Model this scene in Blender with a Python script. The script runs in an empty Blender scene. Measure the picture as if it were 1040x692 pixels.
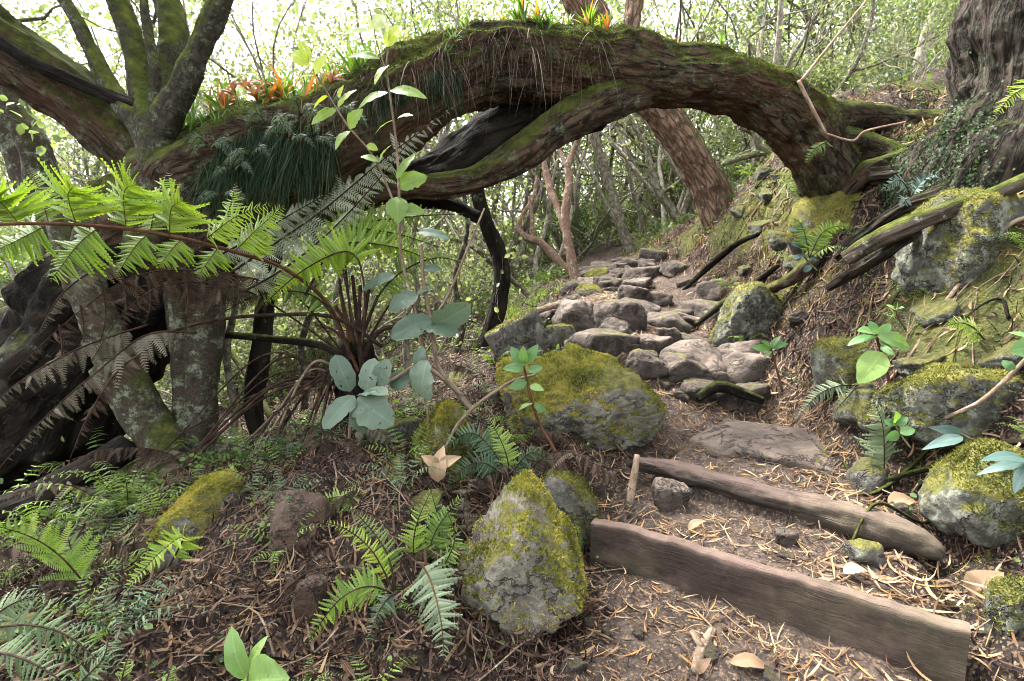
import bpy, math, random
import numpy as np
from mathutils import Vector

random.seed(7)
RNG = np.random.default_rng(11)
SC = bpy.context.scene
COL = SC.collection

# ------------------------------------------------------------------ camera
PITCH = math.radians(8.0)
SP, CP = math.sin(PITCH), math.cos(PITCH)
FPX = 520.0


def P(u, v, d):
    """A point of the place, surveyed from the photograph at depth d (metres)."""
    xc, yc = (u - 520.0) / FPX, (346.0 - v) / FPX
    return np.array([d * xc, d * (CP + yc * SP), d * (yc * CP - SP)])


cam_data = bpy.data.cameras.new('camera')
cam_data.sensor_width = 36.0
cam_data.lens = 18.0
cam_data.clip_start = 0.02
cam_data.clip_end = 500.0
cam = bpy.data.objects.new('camera', cam_data)
cam.rotation_euler = (math.radians(90) - PITCH, 0, 0)
COL.objects.link(cam)
SC.camera = cam

# ------------------------------------------------------------------ noise


def _hash(ix, iy, iz, seed):
    h = (ix.astype(np.int64) * 374761393 + iy.astype(np.int64) * 668265263 + iz.astype(np.int64) * 2147483647 + seed * 1274126177) & 0xFFFFFFFF
    h = ((h ^ (h >> 13)) * 1274126177) & 0xFFFFFFFF
    h = ((h ^ (h >> 16)) * 2246822519) & 0xFFFFFFFF
    return ((h ^ (h >> 15)) & 0xFFFFFF) / float(0xFFFFFF) * 2 - 1


def vnoise(p, seed=0):
    p = np.asarray(p, float)
    i = np.floor(p)
    f = p - i
    f = f * f * f * (f * (f * 6 - 15) + 10)
    x, y, z = i[..., 0], i[..., 1], i[..., 2]
    fx, fy, fz = f[..., 0], f[..., 1], f[..., 2]
    out = 0
    for dx in (0, 1):
        wx = fx if dx else 1 - fx
        for dy in (0, 1):
            wy = fy if dy else 1 - fy
            for dz in (0, 1):
                wz = fz if dz else 1 - fz
                out = out + wx * wy * wz * _hash(x + dx, y + dy, z + dz, seed)
    return out


def fbm(p, octaves=4, seed=0, gain=0.5, ridged=False):
    p = np.asarray(p, float)
    a, s, out = 1.0, 1.0, 0
    for k in range(octaves):
        n = vnoise(p * s + 17.3 * k, seed + k)
        out = out + a * ((1 - 2 * np.abs(n)) if ridged else n)
        a *= gain
        s *= 2.03
    return out


def smooth(a, b, x):
    t = np.clip((x - a) / (b - a), 0, 1)
    return t * t * (3 - 2 * t)


def unit(v):
    v = np.asarray(v, float)
    return v / np.maximum(np.linalg.norm(v, axis=-1, keepdims=True), 1e-9)


# ------------------------------------------------------------------ objects
ORIGIN = {}


def empty(name, loc, label, cat, group=None, kind=None):
    o = bpy.data.objects.new(name, None)
    o.empty_display_size = 0.1
    o.location = tuple(float(c) for c in loc)
    COL.objects.link(o)
    ORIGIN[o.name] = np.array(loc, float)
    tag(o, label, cat, group, kind)
    return o


def tag(o, label=None, cat=None, group=None, kind=None):
    if label:
        o['label'] = label
    if cat:
        o['category'] = cat
    if group:
        o['group'] = group
    if kind:
        o['kind'] = kind
    return o


class MB:
    """Collects geometry in world coordinates and links it as one mesh object."""

    def __init__(self):
        self.V, self.Q, self.T, self.R, self.B = [], [], [], [], []
        self.n = 0

    def add(self, V, Q=None, T=None, rnd=None, bk=None):
        V = np.asarray(V, float).reshape(-1, 3)
        n = len(V)
        self.V.append(V)
        if Q is not None and len(Q):
            self.Q.append(np.asarray(Q, np.int64).reshape(-1, 4) + self.n)
        if T is not None and len(T):
            self.T.append(np.asarray(T, np.int64).reshape(-1, 3) + self.n)
        if rnd is None:
            rnd = np.zeros(n)
        self.R.append(np.broadcast_to(np.asarray(rnd, float), (n,)).copy())
        self.B.append(V.copy() if bk is None else np.asarray(bk, float))
        self.n += n
        return self

    def build(self, name, mat, parent=None, loc=None, flat=False):
        V = np.concatenate(self.V) if self.V else np.zeros((0, 3))
        Q = np.concatenate(self.Q) if self.Q else np.zeros((0, 4), np.int64)
        T = np.concatenate(self.T) if self.T else np.zeros((0, 3), np.int64)
        if parent is not None:
            org = ORIGIN[parent.name]
        else:
            org = np.zeros(3) if loc is None else np.array(loc, float)
        me = bpy.data.meshes.new(name)
        me.vertices.add(len(V))
        me.vertices.foreach_set('co', (V - org).astype(np.float32).ravel())
        idx = np.concatenate([Q.ravel(), T.ravel()]).astype(np.int32)
        ls = np.concatenate([np.arange(len(Q)) * 4, len(Q) * 4 + np.arange(len(T)) * 3]).astype(np.int32)
        me.loops.add(len(idx))
        me.loops.foreach_set('vertex_index', idx)
        me.polygons.add(len(ls))
        me.polygons.foreach_set('loop_start', ls)
        a = me.attributes.new('rnd', 'FLOAT', 'POINT')
        a.data.foreach_set('value', np.concatenate(self.R).astype(np.float32))
        a = me.attributes.new('bk', 'FLOAT_VECTOR', 'POINT')
        a.data.foreach_set('vector', np.concatenate(self.B).astype(np.float32).ravel())
        me.update(calc_edges=True)
        if not flat:
            me.polygons.foreach_set('use_smooth', np.ones(len(ls), bool))
        me.materials.append(mat)
        o = bpy.data.objects.new(name, me)
        COL.objects.link(o)
        if parent is not None:
            o.parent = parent
        else:
            o.location = tuple(org)
        ORIGIN[o.name] = org
        return o


def copy_thing(root, loc, rotz=0.0, scale=1.0, label=None, group=None, tilt=(0, 0), sxyz=None):
    r = root.copy()
    COL.objects.link(r)
    r.location = tuple(float(c) for c in loc)
    r.rotation_euler = (tilt[0], tilt[1], rotz)
    r.scale = sxyz if sxyz is not None else (scale,) * 3
    if label:
        r['label'] = label
    if group:
        r['group'] = group
    for ch in list(root.children):
        c = ch.copy()
        COL.objects.link(c)
        c.parent = r
        for g in ch.children:
            e = g.copy()
            COL.objects.link(e)
            e.parent = c
    ORIGIN[r.name] = np.array(loc, float)
    return r


# ------------------------------------------------------------------ curves and tubes
def spline(pts, n):
    """Catmull-Rom through rows (any number of columns), n samples evenly by arc length."""
    pts = np.asarray(pts, float)
    if len(pts) == 2:
        t = np.linspace(0, 1, n)[:, None]
        return pts[0] * (1 - t) + pts[1] * t
    p = np.vstack([2 * pts[0] - pts[1], pts, 2 * pts[-1] - pts[-2]])
    m = 24
    out = []
    for i in range(1, len(p) - 2):
        t = np.linspace(0, 1, m, endpoint=False)[:, None]
        a, b, c, d = p[i - 1], p[i], p[i + 1], p[i + 2]
        out.append(0.5 * (2 * b + (c - a) * t + (2 * a - 5 * b + 4 * c - d) * t**2 + (3 * b - a - 3 * c + d) * t**3))
    out = np.vstack(out + [pts[-1:]])
    s = np.concatenate([[0], np.cumsum(np.linalg.norm(np.diff(out[:, :3], axis=0), axis=1))])
    q = np.linspace(0, s[-1], n)
    return np.stack([np.interp(q, s, out[:, k]) for k in range(out.shape[1])], axis=1)


def frames(C, hint=None):
    T = unit(np.gradient(C, axis=0))
    N = np.zeros_like(T)
    h = np.array([0.0, 0.0, 1.0]) if hint is None else np.asarray(hint, float)
    if abs(np.dot(h, T[0])) > 0.95:
        h = np.array([1.0, 0.1, 0.0])
    n = unit(h - np.dot(h, T[0]) * T[0])
    N[0] = n
    for i in range(1, len(T)):
        n = n - np.dot(n, T[i]) * T[i]
        n = unit(n)
        N[i] = n
    return T, N, np.cross(T, N)


def tube(mb, pts, seg=16, rings=None, amp=0.0, nscale=6.0, seed=0, ridge=0.0, ridges=7, rnd=0.0, lump=0.0, flat=None, step=0.02, knots=0):
    """pts: rows of x,y,z,r. Adds a capped tube with rough bark relief."""
    pts = np.asarray(pts, float)
    L = np.linalg.norm(np.diff(pts[:, :3], axis=0), axis=1).sum()
    if rings is None:
        rings = int(np.clip(L / step, 4, 420))
    S = spline(pts, rings)
    C, R = S[:, :3], np.maximum(S[:, 3], 5e-4)
    T, N, B = frames(C)
    th = np.linspace(0, 2 * np.pi, seg, endpoint=False)
    s = np.linspace(0, L, rings)
    ct, st = np.cos(th)[None, :], np.sin(th)[None, :]
    bk = np.stack([R[:, None] * ct, R[:, None] * st, np.broadcast_to(s[:, None], (rings, seg))], axis=-1)
    off = 1.0
    if lump:
        off = off + lump * fbm(np.stack([ct + 0 * s[:, None], st + 0 * s[:, None], 0 * ct + s[:, None] * 2.2], -1) * 1.1 + seed * 3.7, 3, seed)
    if ridge:
        tw = th[None, :] + 0.5 * vnoise(np.stack([s * 1.3, s * 0 + seed, s * 0], -1), seed)[:, None]
        off = off + ridge * np.cos(tw * ridges + 1.5 * vnoise(np.stack([ct * 1.0 + 0 * s[:, None], st + 0 * s[:, None], 0 * ct + s[:, None]], -1) * 1.7, seed + 5))
    rr = R[:, None] * off
    if amp:
        q = bk * np.array([nscale, nscale, nscale * 0.28]) + seed * 5.1
        rr = rr + amp * fbm(q, 4, seed + 9, 0.55, ridged=True)
        rr = rr + amp * 0.8 * fbm(bk * nscale * 0.5 + seed, 3, seed + 3)
    if knots:
        kr = np.random.default_rng(seed + 71)
        for _ in range(knots):
            ks, kt, ka, kw = kr.uniform(0, L), kr.uniform(0, 2 * np.pi), kr.uniform(0.08, 0.24), kr.uniform(0.35, 0.8)
            da = (th[None, :] - kt + np.pi) % (2 * np.pi) - np.pi
            ds = (s[:, None] - ks) / R[:, None]
            q2 = (da**2 + ds**2) / kw**2
            rr = rr + R[:, None] * ka * (np.exp(-q2) - 0.75 * np.exp(-q2 * 9))
    rr = np.maximum(rr, R[:, None] * 0.3)
    V = C[:, None, :] + rr[..., None] * (ct[..., None] * N[:, None, :] + st[..., None] * B[:, None, :])
    V = V.reshape(-1, 3)
    i, j = np.meshgrid(np.arange(rings - 1), np.arange(seg), indexing='ij')
    a = i * seg + j
    b = i * seg + (j + 1) % seg
    Q = np.stack([a, b, b + seg, a + seg], -1).reshape(-1, 4)
    n = len(V)
    V = np.vstack([V, C[:1] - T[:1] * R[0] * 0.3, C[-1:] + T[-1:] * R[-1] * 0.3])
    k = np.arange(seg)
    T1 = np.stack([np.full(seg, n), (k + 1) % seg, k], -1)
    o = (rings - 1) * seg
    T2 = np.stack([np.full(seg, n + 1), o + k, o + (k + 1) % seg], -1)
    bk = np.vstack([bk.reshape(-1, 3), [[0, 0, 0]], [[0, 0, L]]])
    mb.add(V, Q, np.vstack([T1, T2]), rnd=rnd, bk=bk)
    return S


def ppts(rows):
    """Pixel rows u, v, d, r_px -> x, y, z, r."""
    return np.array([[*P(u, v, d), r * d / FPX] for u, v, d, r in rows])


def thin(mb, pts, r0, r1, seg=6, rings=None, rnd=0.0):
    pts = np.asarray(pts, float)
    n = rings or max(4, 3 * len(pts))
    S = spline(pts, n)
    t = np.linspace(0, 1, n)
    tube(mb, np.column_stack([S, r0 + (r1 - r0) * t]), seg=seg, rings=n, rnd=rnd)


# ------------------------------------------------------------------ materials
class NT:
    def __init__(self, name):
        self.m = bpy.data.materials.new(name)
        self.m.use_nodes = True
        self.t = self.m.node_tree
        self.t.nodes.clear()
        self.out = self.t.nodes.new('ShaderNodeOutputMaterial')

    def n(self, kind, props=None, out=0, **inp):
        x = self.t.nodes.new('ShaderNode' + kind)
        for k, v in (props or {}).items():
            setattr(x, k, v)
        for k, v in inp.items():
            key = int(k[1:]) if k[0] == 'i' and k[1:].isdigit() else k.replace('_', ' ')
            s = x.inputs[key]
            if isinstance(v, bpy.types.NodeSocket):
                self.t.links.new(v, s)
            else:
                if s.type == 'RGBA' and len(v) == 3:
                    v = (*v, 1)
                s.default_value = v
        return x.outputs[out]

    def attr(self, name, out='Fac'):
        x = self.t.nodes.new('ShaderNodeAttribute')
        x.attribute_name = name
        return x.outputs[out]

    def noise(self, vec, scale, detail=6, rough=0.6, out=0, dist=0.0):
        return self.n('TexNoise', out=out, Vector=vec, Scale=scale, Detail=detail, Roughness=rough, Distortion=dist)

    def vor(self, vec, scale, feature='F1', out=0):
        return self.n('TexVoronoi', {'feature': feature}, out=out, Vector=vec, Scale=scale)

    def ramp(self, fac, stops, interp='LINEAR'):
        x = self.t.nodes.new('ShaderNodeValToRGB')
        x.color_ramp.interpolation = interp
        e = x.color_ramp.elements
        while len(e) < len(stops):
            e.new(0.5)
        for k, (p, c) in zip(e, stops):
            k.position = p
            k.color = (c, c, c, 1) if isinstance(c, (int, float)) else (*c, 1)
        self.t.links.new(fac, x.inputs[0])
        return x.outputs[0]

    def mix(self, fac, a, b, mode='MIX'):
        return self.n('MixRGB', {'blend_type': mode}, i0=fac, i1=a, i2=b)

    def math(self, op, a, b=0.0, clamp=False):
        return self.n('Math', {'operation': op, 'use_clamp': clamp}, i0=a, i1=b)

    def scale(self, vec, s):
        return self.n('Mapping', Vector=vec, Scale=s)

    def bump(self, h, strength, dist, normal=None):
        kw = {'Normal': normal} if normal is not None else {}
        return self.n('Bump', Height=h, Strength=strength, Distance=dist, **kw)

    def surface(self, color, rough=0.9, normal=None, spec=0.25, **kw):
        if normal is not None:
            kw['Normal'] = normal
        s = self.n('BsdfPrincipled', Base_Color=color, Roughness=rough, Specular_IOR_Level=spec, **kw)
        self.t.links.new(s, self.out.inputs[0])
        return self.m


def moss_colour(t, vec):
    return t.ramp(t.noise(vec, 9, 6, 0.7), [(0.30, (0.045, 0.050, 0.010)), (0.48, (0.125, 0.125, 0.018)), (0.66, (0.25, 0.215, 0.038))])


def up(t):
    g = t.n('NewGeometry', out=1)
    return t.n('SeparateXYZ', out=2, Vector=g)


def rock_mat(name, c1, c2, moss=0.5, lichen=0.1, dust=0.0, ctr=0.12):
    t = NT(name)
    v = t.n('TexCoord', out=3)
    big = t.noise(v, 3.2, 5)
    col = t.mix(t.ramp(t.noise(v, 11, 8, 0.7), [(0.3, 0.0), (0.7, 1.0)]), c1, c2)
    pits = t.vor(v, 95)
    col = t.mix(t.ramp(pits, [(0.05, 0.55), (0.3, 0.0)]), col, tuple(x * 0.35 for x in c1))
    lm = t.ramp(t.noise(v, 17, 6, 0.75), [(0.60 - lichen * 0.35, 0.0), (0.66 - lichen * 0.25, 1.0)])
    col = t.mix(t.math('MULTIPLY', lm, min(0.8, lichen * 2.0)), col, (0.20, 0.215, 0.165))
    u = up(t)
    h0 = t.math('ADD', t.math('MULTIPLY', t.noise(v, 45, 6, 0.75), 0.5), t.math('MULTIPLY', t.noise(v, 8, 5, 0.65), 1.0))
    if dust:
        dm = t.math('MULTIPLY', t.ramp(u, [(0.55, 0.0), (0.9, 1.0)]), t.ramp(t.noise(v, 6, 5), [(0.35, 0.2), (0.6, 1.0)]))
        col = t.mix(t.math('MULTIPLY', dm, dust), col, (0.22, 0.165, 0.13))
    col = t.mix(1.0, col, t.ramp(t.noise(v, 4.5, 7, 0.7), [(0.30, 0.55), (0.52, 1.0), (0.72, 1.45)]), 'MULTIPLY')
    fr = t.n('TexVoronoi', {'feature': 'DISTANCE_TO_EDGE'}, Vector=t.n('VectorMath', {'operation': 'ADD'}, i0=v, i1=t.n('VectorMath', {'operation': 'SCALE'}, i0=t.noise(v, 5, 5, 0.7, out=1), Scale=0.5)), Scale=3.2)
    fr = t.ramp(fr, [(0.0, 1.0), (0.035, 0.0)])
    col = t.mix(t.math('MULTIPLY', fr, 0.6), col, tuple(x * 0.3 for x in c1))
    h0 = t.math('ADD', h0, t.math('MULTIPLY', fr, -0.5))
    rough = 0.88
    if moss:
        f = t.math('ADD', t.math('MULTIPLY', t.math('ADD', u, t.math('MULTIPLY', big, 1.4)), 0.5), t.math('MULTIPLY', t.noise(v, 26, 6, 0.8), 0.55))
        f = t.math('MULTIPLY', f, 0.8)
        # f runs around 0.1 .. 1.2
        mk = t.ramp(f, [(min(0.97, 0.8 * (1.36 - moss * 0.85)), 0.0), (min(0.99, 0.8 * (1.36 - moss * 0.85 + ctr)), 1.0)])
        mk = t.math('MULTIPLY', mk, t.ramp(t.noise(v, 60, 4, 0.7), [(0.30, 0.35), (0.55, 1.0)]))
        col = t.mix(mk, col, moss_colour(t, v))
        h0 = t.math('ADD', h0, t.math('MULTIPLY', t.math('MULTIPLY', mk, t.noise(v, 110, 4, 0.8)), 1.1))
    n = t.bump(h0, 1.0, 0.028)
    return t.surface(col, rough, n, 0.3)


def bark_mat(name, dark, light, moss=0.3, lichen=0.0, lcol=(0.33, 0.36, 0.30), sc=14.0, aniso=0.22, depth=0.02, red=None, crack=0.45):
    t = NT(name)
    b = t.attr('bk', 'Vector')
    v = t.n('TexCoord', out=3)
    sv = t.scale(b, (1, 1, aniso))
    fiss = t.n('TexVoronoi', {'feature': 'DISTANCE_TO_EDGE'}, Vector=t.n('VectorMath', {'operation': 'ADD'}, i0=sv, i1=t.n('VectorMath', {'operation': 'SCALE'}, i0=t.noise(sv, sc * 0.9, 5, 0.7, out=1), Scale=1.6 / sc)), Scale=sc)
    fiss = t.ramp(fiss, [(0.0, 0.0), (0.22, 1.0)])
    grain = t.noise(sv, sc * 2.2, 7, 0.7)
    h = t.math('ADD', t.math('MULTIPLY', fiss, crack), t.math('MULTIPLY', grain, 1.25 - crack))
    col = t.mix(t.ramp(h, [(0.35, 0.0), (1.0, 1.0)]), dark, light)
    patch = t.noise(v, 2.3, 4)
    if red is not None:
        col = t.mix(t.math('MULTIPLY', t.ramp(patch, [(0.42, 0.0), (0.62, 1.0)]), t.ramp(grain, [(0.3, 0.2), (0.6, 1.0)])), col, red)
    if lichen:
        lm = t.math('MULTIPLY', t.ramp(t.noise(v, 13, 8, 0.78), [(0.62 - 0.3 * lichen, 0.0), (0.68 - 0.22 * lichen, 1.0)]), t.ramp(t.noise(v, 60, 4, 0.7), [(0.35, 0.2), (0.6, 1.0)]))
        col = t.mix(lm, col, lcol)
    if moss:
        u = up(t)
        f = t.math('ADD', t.math('MULTIPLY', t.math('ADD', u, t.math('MULTIPLY', patch, 1.2)), 0.5), t.math('MULTIPLY', t.noise(v, 24, 6, 0.8), 0.6))
        f = t.math('MULTIPLY', f, 0.75)
        mk = t.ramp(f, [(0.75 * (1.28 - moss * 0.7), 0.0), (0.75 * (1.28 - moss * 0.7 + 0.16), 1.0)])
        col = t.mix(mk, col, t.ramp(t.noise(v, 15, 5), [(0.3, (0.022, 0.03, 0.007)), (0.55, (0.06, 0.072, 0.014)), (0.75, (0.12, 0.115, 0.025))]))
        h = t.math('ADD', h, t.math('MULTIPLY', t.math('MULTIPLY', mk, t.noise(v, 90, 4, 0.8)), 0.7))
    n = t.bump(h, 1.0, depth)
    return t.surface(col, 0.95, n, 0.08)


def leaf_mat(name, stops, transl=0.4, rough=0.45, spec=0.35, tcol=None, vein=False, holes=0.0):
    t = NT(name)
    r = t.attr('rnd')
    col = t.ramp(r, stops)
    v = t.n('TexCoord', out=3)
    if vein:
        b = t.attr('bk', 'Vector')
        x = t.math('ABSOLUTE', t.n('SeparateXYZ', out=0, Vector=b))
        y = t.n('SeparateXYZ', out=1, Vector=b)
        side = t.math('SINE', t.math('MULTIPLY', t.math('SUBTRACT', y, t.math('MULTIPLY', x, 0.22)), 62.0))
        vm = t.math('MAXIMUM', t.ramp(x, [(0.03, 1.0), (0.09, 0.0)]), t.math('MULTIPLY', t.ramp(side, [(0.86, 0.0), (0.99, 1.0)]), 0.5))
        col = t.mix(t.math('MULTIPLY', vm, 0.55), col, t.mix(1.0, col, (1.5, 1.45, 1.5), 'MULTIPLY'))
        spots = t.ramp(t.noise(v, 60, 5, 0.7), [(0.60, 0.0), (0.68, 0.7)])
        col = t.mix(spots, col, (0.11, 0.075, 0.04))
    col = t.mix(t.ramp(t.noise(v, 30, 4), [(0.35, 0.25), (0.65, 0.0)]), col, t.mix(1.0, col, (0.55, 0.6, 0.5), 'MULTIPLY'))
    s = t.n('BsdfPrincipled', Base_Color=col, Roughness=rough, Specular_IOR_Level=spec)
    if transl:
        tc = t.mix(1.0, col, tcol or (1.25, 1.3, 0.55), 'MULTIPLY')
        tr = t.n('BsdfTranslucent', Color=tc)
        s = t.n('MixShader', i0=transl, i1=s, i2=tr)
    if holes:
        hm = t.ramp(t.noise(v, 42, 4, 0.65), [(0.68 - holes * 0.1, 0.0), (0.685 - holes * 0.1, 1.0)])
        s = t.n('MixShader', i0=hm, i1=s, i2=t.n('BsdfTransparent'))
    t.t.links.new(s, t.out.inputs[0])
    return t.m
EXPOSURE = 3.88
HAZE = 0.0
# ------------------------------------------------------------------ light
W = bpy.data.worlds.new('World')
SC.world = W
W.use_nodes = True
wt = W.node_tree
wt.nodes.clear()
sky = wt.nodes.new('ShaderNodeTexSky')
sky.sky_type = 'NISHITA'
sky.sun_disc = False
sky.sun_elevation = math.radians(58)
SUN_AZ = math.radians(-48)            # clockwise from +Y: ahead and to the left
sky.sun_rotation = SUN_AZ
sky.air_density = 1.0
sky.dust_density = 4.0
hs = wt.nodes.new('ShaderNodeHueSaturation')
hs.inputs['Saturation'].default_value = 0.22   # thin white overcast
bg = wt.nodes.new('ShaderNodeBackground')
bg.inputs['Strength'].default_value = 0.11
wo = wt.nodes.new('ShaderNodeOutputWorld')
wt.links.new(sky.outputs[0], hs.inputs['Color'])
wt.links.new(hs.outputs[0], bg.inputs[0])
wt.links.new(bg.outputs[0], wo.inputs[0])
sl = bpy.data.lights.new('sun', 'SUN')
sl.energy = 1.5
sl.angle = math.radians(13)
sl.color = (1.0, 0.96, 0.89)
so = bpy.data.objects.new('sun', sl)
el = math.radians(58)
sdir = Vector((math.sin(SUN_AZ) * math.cos(el), math.cos(SUN_AZ) * math.cos(el), math.sin(el)))
so.rotation_euler = (-sdir).to_track_quat('-Z', 'Y').to_euler()
so.location = (0, 0, 20)
COL.objects.link(so)

SC.render.engine = 'CYCLES'
SC.view_settings.view_transform = 'Standard'
SC.view_settings.look = 'None'
SC.view_settings.exposure = EXPOSURE
SC.view_settings.gamma = 1.0
SC.view_settings.use_curve_mapping = False
SC.cycles.use_denoising = True
SC.cycles.denoiser = 'OPENIMAGEDENOISE'
SC.cycles.filter_width = 1.0
SC.cycles.max_bounces = 7
SC.cycles.diffuse_bounces = 4
SC.cycles.glossy_bounces = 2
SC.cycles.transmission_bounces = 4
SC.cycles.transparent_max_bounces = 6
SC.cycles.volume_bounces = 0
SC.cycles.sample_clamp_indirect = 6.0
SC.cycles.caustics_reflective = False
SC.cycles.caustics_refractive = False

# ------------------------------------------------------------------ terrain
CTRL_PX = [
    (605, 568, 1.96), (955, 692, 1.38), (620, 610, 1.75), (600, 692, 1.38), (720, 692, 1.38), (780, 640, 1.6),
    (700, 405, 3.1), (700, 378, 3.35), (690, 345, 3.7), (640, 320, 4.3), (640, 300, 4.9), (650, 284, 5.7), (650, 276, 6.5), (620, 270, 8.0), (600, 262, 9.8),
    (1030, 640, 1.35), (1035, 545, 1.6), (965, 472, 1.95), (905, 435, 2.25), (850, 402, 2.75), (800, 385, 3.1), (765, 342, 3.65), (735, 302, 4.6), (700, 272, 6.2),
    (1035, 400, 1.95), (1035, 200, 2.35), (960, 320, 2.3), (900, 330, 2.6), (870, 270, 3.0), (820, 300, 3.3), (820, 235, 3.7), (760, 240, 4.7), (720, 240, 5.7),
    (740, 200, 6.6), (900, 172, 3.3), (895, 118, 3.85), (935, 118, 3.7), (872, 190, 3.35), (940, 178, 3.05), (862, 112, 4.3), (850, 105, 5.4), (960, 110, 4.2), (780, 180, 7.2), (1040, 120, 4.2),
    (570, 500, 2.2), (560, 470, 2.4), (500, 505, 2.1), (450, 600, 1.6), (540, 690, 1.4), (400, 690, 1.28), (400, 550, 1.7), (430, 440, 2.55), (350, 480, 2.1),
    (280, 505, 2.0), (250, 600, 1.52), (200, 692, 1.25), (180, 525, 2.0), (80, 605, 1.7), (10, 690, 1.28), (100, 520, 2.8), (20, 535, 2.6), (200, 470, 3.15),
    (300, 445, 3.3), (400, 395, 3.8), (480, 362, 4.3), (520, 322, 5.3), (560, 290, 6.6), (430, 330, 7.2), (300, 375, 7), (90, 385, 7),
    (450, 272, 14), (200, 292, 14), (650, 236, 14), (800, 195, 14), (520, 258, 22), (100, 268, 25), (900, 170, 22),
]
CTRL = [tuple(P(*c)) for c in CTRL_PX] + [
    (3.6, 1.5, 0.6), (3.6, 0.0, 0.3), (4.2, 4.0, 1.6), (5.5, 7.0, 2.6), (2.0, 0.2, -0.8), (1.9, -1.5, -0.9), (0.6, -0.3, -1.22), (0.6, -2.5, -1.5),
    (-1.2, -0.5, -1.15), (-3.5, 0.5, -1.35), (-3.5, 3, -1.5), (-5, 6, -1.6), (-3, -2.5, -1.5), (9, 2, 2.4), (9, 14, 3.2), (-9, 2, -1.6), (-12, 14, -1.2),
    (0, 32, 1.6), (18, 30, 4.0), (-18, 30, -0.2), (16, -3, 2.5), (-16, -3, -1.8),
]
CTRL = np.array(CTRL)


def _U(r2):
    return 0.5 * r2 * np.log(r2 + 1e-9)


def _tps(c, lam=0.012):
    n = len(c)
    d2 = ((c[:, None, :2] - c[None, :, :2]) ** 2).sum(-1)
    A = np.zeros((n + 3, n + 3))
    A[:n, :n] = _U(d2) + lam * np.eye(n)
    A[:n, n] = 1
    A[:n, n + 1:] = c[:, :2]
    A[n, :n] = 1
    A[n + 1:, :n] = c[:, :2].T
    b = np.zeros(n + 3)
    b[:n] = c[:, 2]
    return np.linalg.solve(A, b)


TPSW = _tps(CTRL)
# the two wooden steps
SA, SE = np.array([0.32, 1.84]), unit(np.array([0.845, -0.59]))
SN = np.array([-SE[1], SE[0]])


def step_st(x, y):
    dx, dy = x - SA[0], y - SA[1]
    return dx * SE[0] + dy * SE[1], dx * SN[0] + dy * SN[1]


def base_h(x, y):
    x, y = np.asarray(x, float), np.asarray(y, float)
    xc, yc = np.clip(x, -19, 19), np.clip(y, -3.5, 33)
    sh = xc.shape
    q = np.stack([xc.ravel(), yc.ravel()], -1)
    z = np.empty(len(q))
    n = len(CTRL)
    for k in range(0, len(q), 20000):
        p = q[k:k + 20000]
        d2 = ((p[:, None, :] - CTRL[None, :, :2]) ** 2).sum(-1)
        z[k:k + 20000] = _U(d2) @ TPSW[:n] + TPSW[n] + p @ TPSW[n + 1:]
    z = z.reshape(sh)
    z = z + 0.03 * np.hypot(x - xc, y - yc)
    s, t = step_st(x, y)
    ends = smooth(-0.16, -0.02, s) * smooth(1.20, 1.04, s)
    w1 = ends * smooth(0.015, 0.04, t) * smooth(0.56, 0.50, t)
    w0 = ends * smooth(-0.5, -0.15, t) * smooth(0.03, 0.012, t)
    w2 = smooth(0.0, 0.12, s) * smooth(1.15, 0.95, s) * smooth(0.44, 0.50, t) * smooth(1.0, 0.75, t)
    z = z * (1 - w0) + (-1.10) * w0
    z = z * (1 - w1) + (-0.975) * w1
    z = z * (1 - w2) + (-0.865) * w2
    return z


# trail centre line x(y)
TRY = np.array([-3, 0.2, 1.3, 2.0, 2.6, 3.2, 3.8, 4.6, 5.6, 7, 9, 12, 20])
TRX = np.array([0.6, 0.6, 0.68, 0.95, 1.12, 1.12, 1.1, 1.15, 1.3, 1.4, 1.4, 1.5, 1.5])
TRW = np.array([0.5, 0.5, 0.42, 0.42, 0.46, 0.46, 0.5, 0.6, 0.65, 0.6, 0.3, -0.6, -0.6])


def trail(x, y):
    d = np.abs(x - np.interp(y, TRY, TRX)) - np.interp(y, TRY, TRW)
    return smooth(0.18, -0.12, d)


def H(x, y):
    x, y = np.asarray(x, float), np.asarray(y, float)
    z = base_h(x, y)
    tr = trail(x, y)
    p = np.stack([x, y, 0 * x], -1)
    near = 1 - smooth(9, 16, np.hypot(x, y))
    bank = smooth(1.2, 2.0, x - np.interp(y, TRY, TRX) + 0.7)
    z = z + (1 - tr) * (0.068 + 0.03 * bank) * fbm(p * 2.6, 4, 3, 0.55) * (0.4 + 0.6 * near)
    z = z + (0.010 + 0.012 * (1 - tr)) * fbm(p * 13, 3, 8, 0.6) * near + 0.022 * bank * (1 - tr) * fbm(p * 7, 4, 12, 0.6, True) * near
    return z


def ground(x, y):
    return float(H(np.array([x]), np.array([y]))[0])


def G(u, v, lift=0.0, d0=0.9, d1=6.0):
    """Depth at which the ray of a photograph pixel meets the soil."""
    for d in np.linspace(d0, d1, 500):
        q = P(u, v, d)
        if q[2] < ground(q[0], q[1]) + lift:
            return float(d)
    return d1


def gnormal(x, y, e=0.02):
    zx = (H(x + e, y) - H(x - e, y)) / (2 * e)
    zy = (H(x, y + e) - H(x, y - e)) / (2 * e)
    return unit(np.stack([-zx, -zy, np.ones_like(zx)], -1))


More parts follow.
